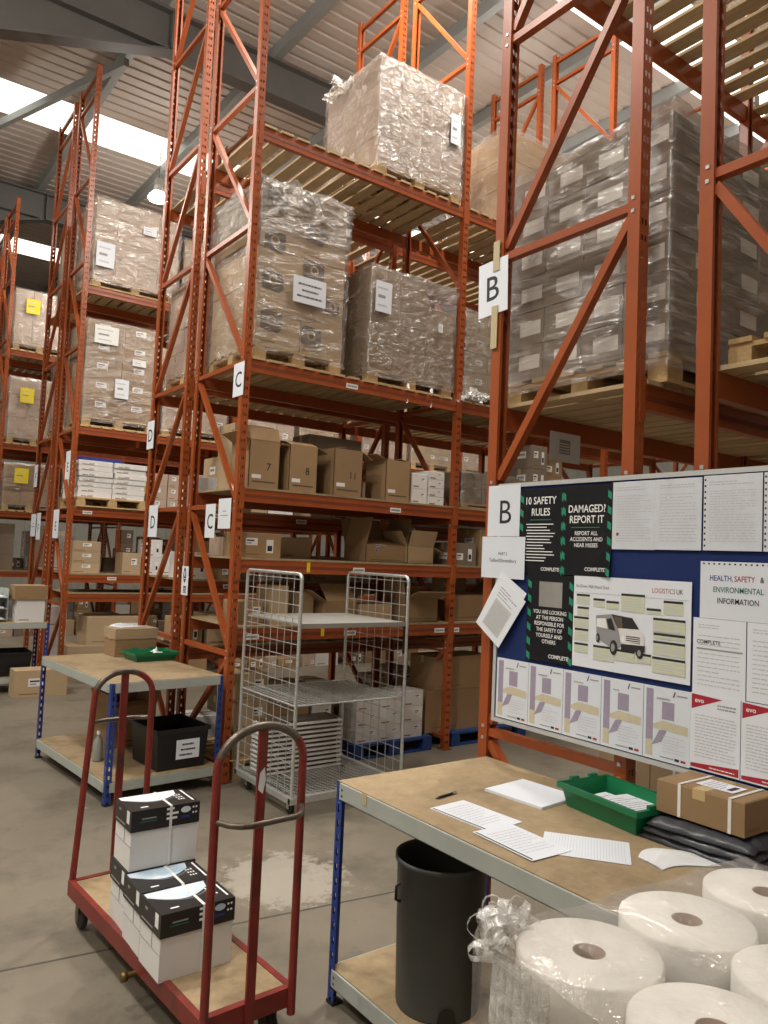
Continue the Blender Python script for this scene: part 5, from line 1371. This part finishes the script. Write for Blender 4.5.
sh.poly([(.07+.034*math.cos(2*PI*i/20), .185+.07*math.sin(2*PI*i/20)) for i in range(20)], 'print_blue'); sh.poly([(.07+.012*math.cos(2*PI*i/12), .20+.03*math.sin(2*PI*i/12)) for i in range(12)], 'print_white'); sh.rect(.05, .15, .09, .158, 'print_white')
sh.rect(.05, .02, .115, .085, 'print_blue'); sh.lines(.055, .078, .11, .028, 3, 'print_white', 2, .35, .2)
tag(sh.build('safety_sign', None, (2.814, 7.0, 1.48)), 'blue and white mandatory safety sign on rack C rear upright', 'sign')

# ------------------------------------------------------------------ pallet of tissue rolls
def roll_mesh():
    m = MB(); r, h, ri = .127, .098, .0285
    m.lathe([(ri, h-.002), (r-.006, h), (r-.001, h-.005), (r, .004), (r-.004, 0), (ri, .001)], 'tissue', 48)
    m.lathe([(ri, .001), (ri, h-.002)], 'tissue_core', 24); m.lathe([(ri, h-.002), (ri-.003, h-.002), (ri-.003, .001), (ri, .001)], 'tissue_core', 24)
    return m.mesh('tissue_roll')
def rolls():
    a0 = math.radians(-4.5); NX, NY, NZ = 3, 4, 11
    t = thing('tissue_roll_pallet', 'film-covered pallet of large white tissue rolls in the right foreground', 'pallet load', (1.138, .889, 0), a0)
    rm = roll_mesh(); zt = 1.25; lh = .1; z0 = zt-NZ*lh
    p = add_pallet(t, .82, 1.02, 'pallet_wood', z0); p.location = (.268, -.37, 0)
    for k in range(NZ):
        for j in range(NY):
            for i in range(NX):
                if k < NZ-2 and 0 < i < NX-1 and 0 < j < NY-1: continue
                put('tissue_roll', rm, t, (.268*i+random.uniform(-.003, .003), -.25*j+random.uniform(-.003, .003), z0+k*lh), random.uniform(0, 6))
    # film draped over the stack
    m = MB(); vs = []; idx = {}
    x0, x1, y0, y1 = -.142, .268*2+.142, -.25*3-.142, .142; N = 30
    def top(u, v):
        x, y = x0+(x1-x0)*u, y0+(y1-y0)*v
        # sags a little between rolls
        dmin = min(math.hypot(x-.268*i, y+.25*j) for i in range(NX) for j in range(NY))
        sag = -.012*max(0, min(1, (dmin-.11)/.06))
        return Vector((x, y, zt+.006+sag+.006*noise.noise(Vector((x*9, y*9, 4)))))
    for j in range(N+1):
        for i in range(N+1): vs.append(top(i/N, j/N))
    fs = [(j*(N+1)+i, j*(N+1)+i+1, (j+1)*(N+1)+i+1, (j+1)*(N+1)+i) for j in range(N) for i in range(N)]
    m.add(vs, fs, 'film_thin', True)
    rim = [i for i in range(N+1)]+[j*(N+1)+N for j in range(1, N+1)]+[N*(N+1)+i for i in range(N-1, -1, -1)]+[j*(N+1) for j in range(N-1, 0, -1)]
    K = 14; ring = []
    for kk in range(K+1):
        z = zt-.02-(zt-.25)*kk/K; row = []
        for c_, rr in enumerate(rim):
            p_ = vs[rr] if kk == 0 else None
            b_ = vs[rr]; n_ = noise.noise_vector(Vector((b_.x*6, b_.y*6, z*3)))*.014
            row.append(Vector((b_.x+n_.x, b_.y+n_.y, b_.z if kk == 0 else z)))
        ring.append(row)
    flat = [q_ for row in ring for q_ in row]; L = len(rim)
    m.add(flat, [(k_*L+c_, (k_+1)*L+c_, (k_+1)*L+(c_+1) % L, k_*L+(c_+1) % L) for k_ in range(K) for c_ in range(L)], 'film_clear', True)
    m.build('plastic_cover', t)
    def loops(loc, seed, r, n):
        """Gathered end of the film: thin ribbons looping out of a knot."""
        R_ = random.Random(seed); mb = MB()
        for k in range(n):
            d = Vector((R_.uniform(-1, .35), R_.uniform(-.6, 1), R_.uniform(-.5, 1))).normalized(); sd = d.cross(Vector((R_.uniform(-1, 1), R_.uniform(-1, 1), R_.uniform(-1, 1)))).normalized(); up_ = d.cross(sd)
            L_ = r*R_.uniform(.6, 1.3); wd = r*R_.uniform(.12, .3); K = 14; vs = []
            for i in range(K+1):
                a_ = 2*PI*i/K*.9; c_ = d*L_*(1-math.cos(a_))*.5 + sd*L_*.38*math.sin(a_)
                c_ += noise.noise_vector(c_*30+Vector((k, seed, 0)))*r*.10
                for j in range(4):
                    vs.append(c_+up_*wd*(j/3-.5)+noise.noise_vector(Vector((i*.5, j*.9, k+seed)))*r*.06)
            mb.add(vs, [(i*4+j, i*4+j+1, (i+1)*4+j+1, (i+1)*4+j) for i in range(K) for j in range(3)], 'film_bunch', True)
        return mb.build('film_knot', t, loc)
    loops((-.095, .115, 1.255), 31, .058, 28); loops((-.11, .105, 1.222), 37, .045, 22); loops((-.045, .125, 1.258), 41, .055, 12)
    # gathered folds running down from the knot
    mb = MB()
    for k in range(7):
        x_ = -.149-.001*k; y_ = -.03+.018*k; mb.tube([(x_+.03, y_+.01, 1.23), (x_, y_-.01, 1.12), (x_-.004, y_-.03+.008*k, .95), (x_, y_-.05+.012*k, .6)], [.012, .007, .004, .001], 'film_bunch', 6, False)
    mb.build('film_fold', t)
rolls()
